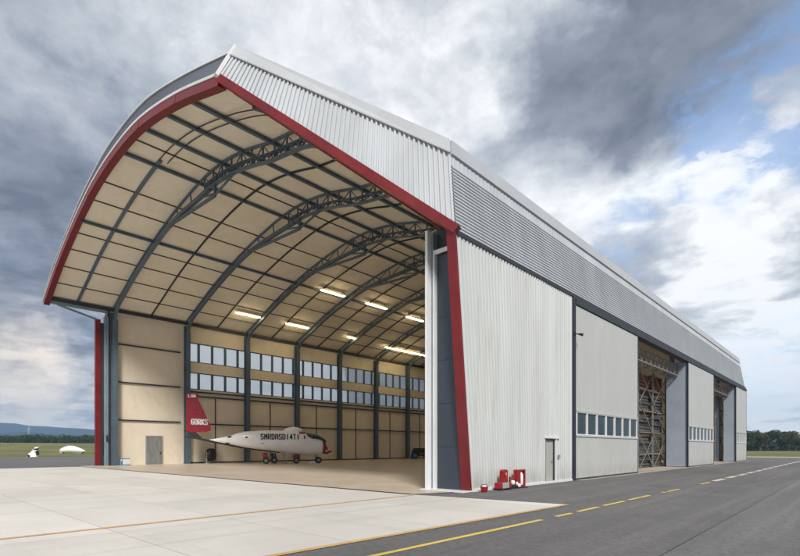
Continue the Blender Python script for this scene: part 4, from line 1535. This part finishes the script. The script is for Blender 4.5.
b.tube([(-.7, -.35, .22), (-.7, .35, .22)], .24, 12)
b.build('black_band', M_black, mk)

# ------------------------------------------------------------------ trees and hills
def mat_leaf(name, c0, c1):
    m = bpy.data.materials.new(name)
    m.use_nodes = True
    t = NT(m.node_tree)
    o = t.n('ShaderNodeOutputMaterial'); p = t.n('ShaderNodeBsdfPrincipled')
    t.t.links.new(p.outputs[0], o.inputs[0])
    tc = t.n('ShaderNodeTexCoord')
    n1 = t.noise(tc.outputs['Object'], 0.7, 4, 0.6)
    n2 = t.noise(tc.outputs['Object'], 6, 2, 0.6)
    c = t.mix(t.mr(n1, 0.35, 0.65), rgb(*c0), rgb(*c1))
    c = t.mix(t.mr(n2, 0.4, 0.7, 0, .5), c, rgb(c1[0] * 1.3, c1[1] * 1.25, c1[2]))
    t.put(p.inputs['Base Color'], c)
    p.inputs['Roughness'].default_value = 0.8
    p.inputs['Specular IOR Level'].default_value = 0.2
    return m


LEAF = [mat_leaf('dark_green_leaves', (.022, .040, .014), (.05, .075, .022)),
        mat_leaf('mid_green_leaves', (.035, .055, .018), (.075, .10, .03)),
        mat_leaf('olive_leaves', (.05, .055, .02), (.10, .095, .035))]


def leaf_cloud(bm, rn, centers, n, size):
    for _ in range(n):
        c, r = rn.choice(centers)
        while True:
            q = Vector((rn.uniform(-1, 1), rn.uniform(-1, 1), rn.uniform(-1, 1)))
            if q.length < 1: break
        if q.length > 0: q = q.normalized() * (q.length ** 0.45)
        p = Vector(c) + Vector((q.x * r[0], q.y * r[1], q.z * r[2]))
        s = size * rn.uniform(.5, 1.4)
        a_ = Vector((rn.uniform(-1, 1), rn.uniform(-1, 1), rn.uniform(-1, 1))).normalized()
        b_ = a_.cross(Vector((rn.uniform(-1, 1), rn.uniform(-1, 1), rn.uniform(-1, 1)))).normalized()
        bm.add([p - a_ * s, p + b_ * s * .7, p + a_ * s, p - b_ * s * .7], [(0, 1, 2, 3)])


def tree(loc, h, wd, lab, leaf, seed, n=2600, size=.22):
    rn = random.Random(seed)
    h *= rn.uniform(.82, 1.06)
    t = thing('broadleaf_tree', lab, 'tree', loc, rn.uniform(0, 6), 'trees at the far edge of the airfield')
    b = MB()
    b.tube([(0, 0, -.2), (.05, .03, h * .2), (.1 * rn.uniform(-1, 1), .1, h * .5), (0, 0, h * .8)], [h * .032, h * .025, h * .017, h * .005], 8)
    cs = []
    for i in range(9):
        an = rn.uniform(0, 2 * math.pi)
        rr = wd * .5 * rn.uniform(.15, .68)
        zz_ = h * rn.uniform(.30, .86)
        k = 1 - abs(zz_ / h - .52) * 1.1
        c = (rr * k * math.cos(an), rr * k * math.sin(an), zz_)
        s = wd * rn.uniform(.16, .27)
        cs.append((c, (s, s, min(s * rn.uniform(.55, .85), h - zz_ * .98))))
        b.tube([(0, 0, zz_ * .55), (c[0] * .6, c[1] * .6, zz_ * .85), c], [h * .012, h * .007, h * .003], 5)
    cs.append(((0, 0, h * .55), (wd * .26, wd * .26, h * .33)))
    b.build('trunk', M_bark, t)
    b = MB()
    leaf_cloud(b, rn, cs, n, size)
    b.build('crown', LEAF[leaf], t)
    return t


RT = [(744, 150, 8.0, 8.5, 0, 'tree whose crown rises right behind the far corner of the hangar'),
      (752, 158, 8.6, 8, 1, 'tall dark tree just right of the far corner of the hangar'),
      (760, 150, 6.6, 7, 2, 'low olive tree filling the dip right of the tallest dark tree'),
      (768, 162, 8.2, 9, 0, 'broad dark tree in the middle of the right-hand tree line'),
      (777, 155, 7.7, 8, 1, 'mid green tree just right of the broad dark tree'),
      (786, 165, 8.0, 9, 0, 'dark tree second from the right end of the picture'),
      (796, 150, 7.0, 8, 2, 'olive tree at the right edge of the picture'),
      (806, 158, 8.2, 9, 1, 'tree cut off by the right edge of the picture')]
for i, (px, z, h, wd, lf, lab) in enumerate(RT):
    z = 280 + (z - 150) * 1.6
    p = world_at(px, z)
    tree((p.x, p.y, -.05), h * 1.72, wd * 1.55, lab, lf, 40 + i, 3200, .36)
# understorey scrub under the right-hand line
b = MB(); rn = random.Random(3)
cs = []
for i in range(46):
    p = world_at(726 + i * 2.4, 292 + rn.uniform(-9, 12))
    cs.append(((p.x, p.y, 1.3), (3.6, 3.6, rn.uniform(2.0, 4.2))))
leaf_cloud(b, rn, cs, 14000, .36)
tag(b.build('undergrowth', LEAF[0]), 'dark undergrowth below the right-hand tree line', 'undergrowth', kind='stuff')
# far wood on the left: one dark mass
b = MB(); cs = []
for i in range(150):
    px = -60 + i * 1.55
    z = 400 + rn.uniform(-14, 40)
    p = world_at(px, z)
    h = rn.uniform(5.0, 7.6)
    cs.append(((p.x, p.y, gh(p.x, p.y) + h * .48), (3.6, 3.6, h * .52)))
leaf_cloud(b, rn, cs, 30000, .5)
tag(b.build('far_wood', LEAF[0]), 'dark far wood along the foot of the hills', 'wood', kind='stuff')

# hills
M_hill = mat('wooded_hill', (.016, .030, .028), .95, 0, .25, .006, (1, 1, 1), (.03, .045, .03), .6, .004)


def hill(name, dist, pts, depth, seed):
    rn = random.Random(seed)
    nn = len(pts)
    vs = []
    rows = 8
    for px, hpx in pts:
        for j in range(rows):
            t = j / (rows - 1)
            z = dist - depth * (1 - t)
            p = world_at(px, dist)
            q = world_at(px, z)
            hh = (hpx / 497.5 * dist + 1.7 - 4) * smooth(t) + rn.uniform(-1, 1) * 3 * t
            vs.append((q.x, q.y, 3 + max(0, hh)))
        q = world_at(px, dist + depth * 1.2)
        vs.append((q.x, q.y, 3))
    R = rows + 1
    b = MB()
    b.add(vs, [(i * R + j, (i + 1) * R + j, (i + 1) * R + j + 1, i * R + j + 1) for i in range(nn - 1) for j in range(R - 1)], True)
    return tag(b.build(name, M_hill), kind='structure')


hill('hills', 3300, [(-700, 8), (-500, 18), (-300, 22), (-150, 24), (-60, 25.5), (-20, 25.6), (0, 25.3), (15, 24.6), (30, 22.6), (45, 21.4), (60, 20.6), (80, 19.4), (100, 18.2), (120, 17), (160, 14), (220, 11), (300, 8), (400, 3)], 900, 1)
hill('near_hills', 1900, [(-600, 8), (-400, 12), (-200, 13), (-80, 14.5), (-20, 13.6), (10, 15), (30, 16.2), (50, 14.2), (70, 13.0), (100, 12.5), (150, 10), (250, 8), (400, 3)], 500, 2)
tw = thing('radio_tower', 'tiny dark tower standing on the far wooded hill', 'tower', (0, 0, 0))
p = world_at(29, 1700)
tw.location = (p.x, p.y, 40)
b = MB(); b.tube([(0, 0, -10), (0, 0, 20)], [4.2, 3.6], 8); b.build('shaft', M_zinc, tw)
b = MB(); b.tube([(0, 0, 20), (0, 0, 25), (0, 0, 34)], [5.0, 4.4, 1.0], 8); b.build('head', M_zinc, tw)

# ------------------------------------------------------------------ haze
hz = MB(); hz.box(-5600, 1500, -1600, 4200, -3, 330)
M_haze = bpy.data.materials.new('air_haze')
M_haze.use_nodes = True
_t = NT(M_haze.node_tree)
_o = _t.n('ShaderNodeOutputMaterial'); _v = _t.n('ShaderNodeVolumePrincipled')
_v.inputs['Color'].default_value = rgb(.40, .66, 1.0)
_v.inputs['Density'].default_value = 0.00019
_t.t.links.new(_v.outputs[0], _o.inputs['Volume'])
USE_HAZE = True
if USE_HAZE:
    tag(hz.build('haze', M_haze), kind='stuff')
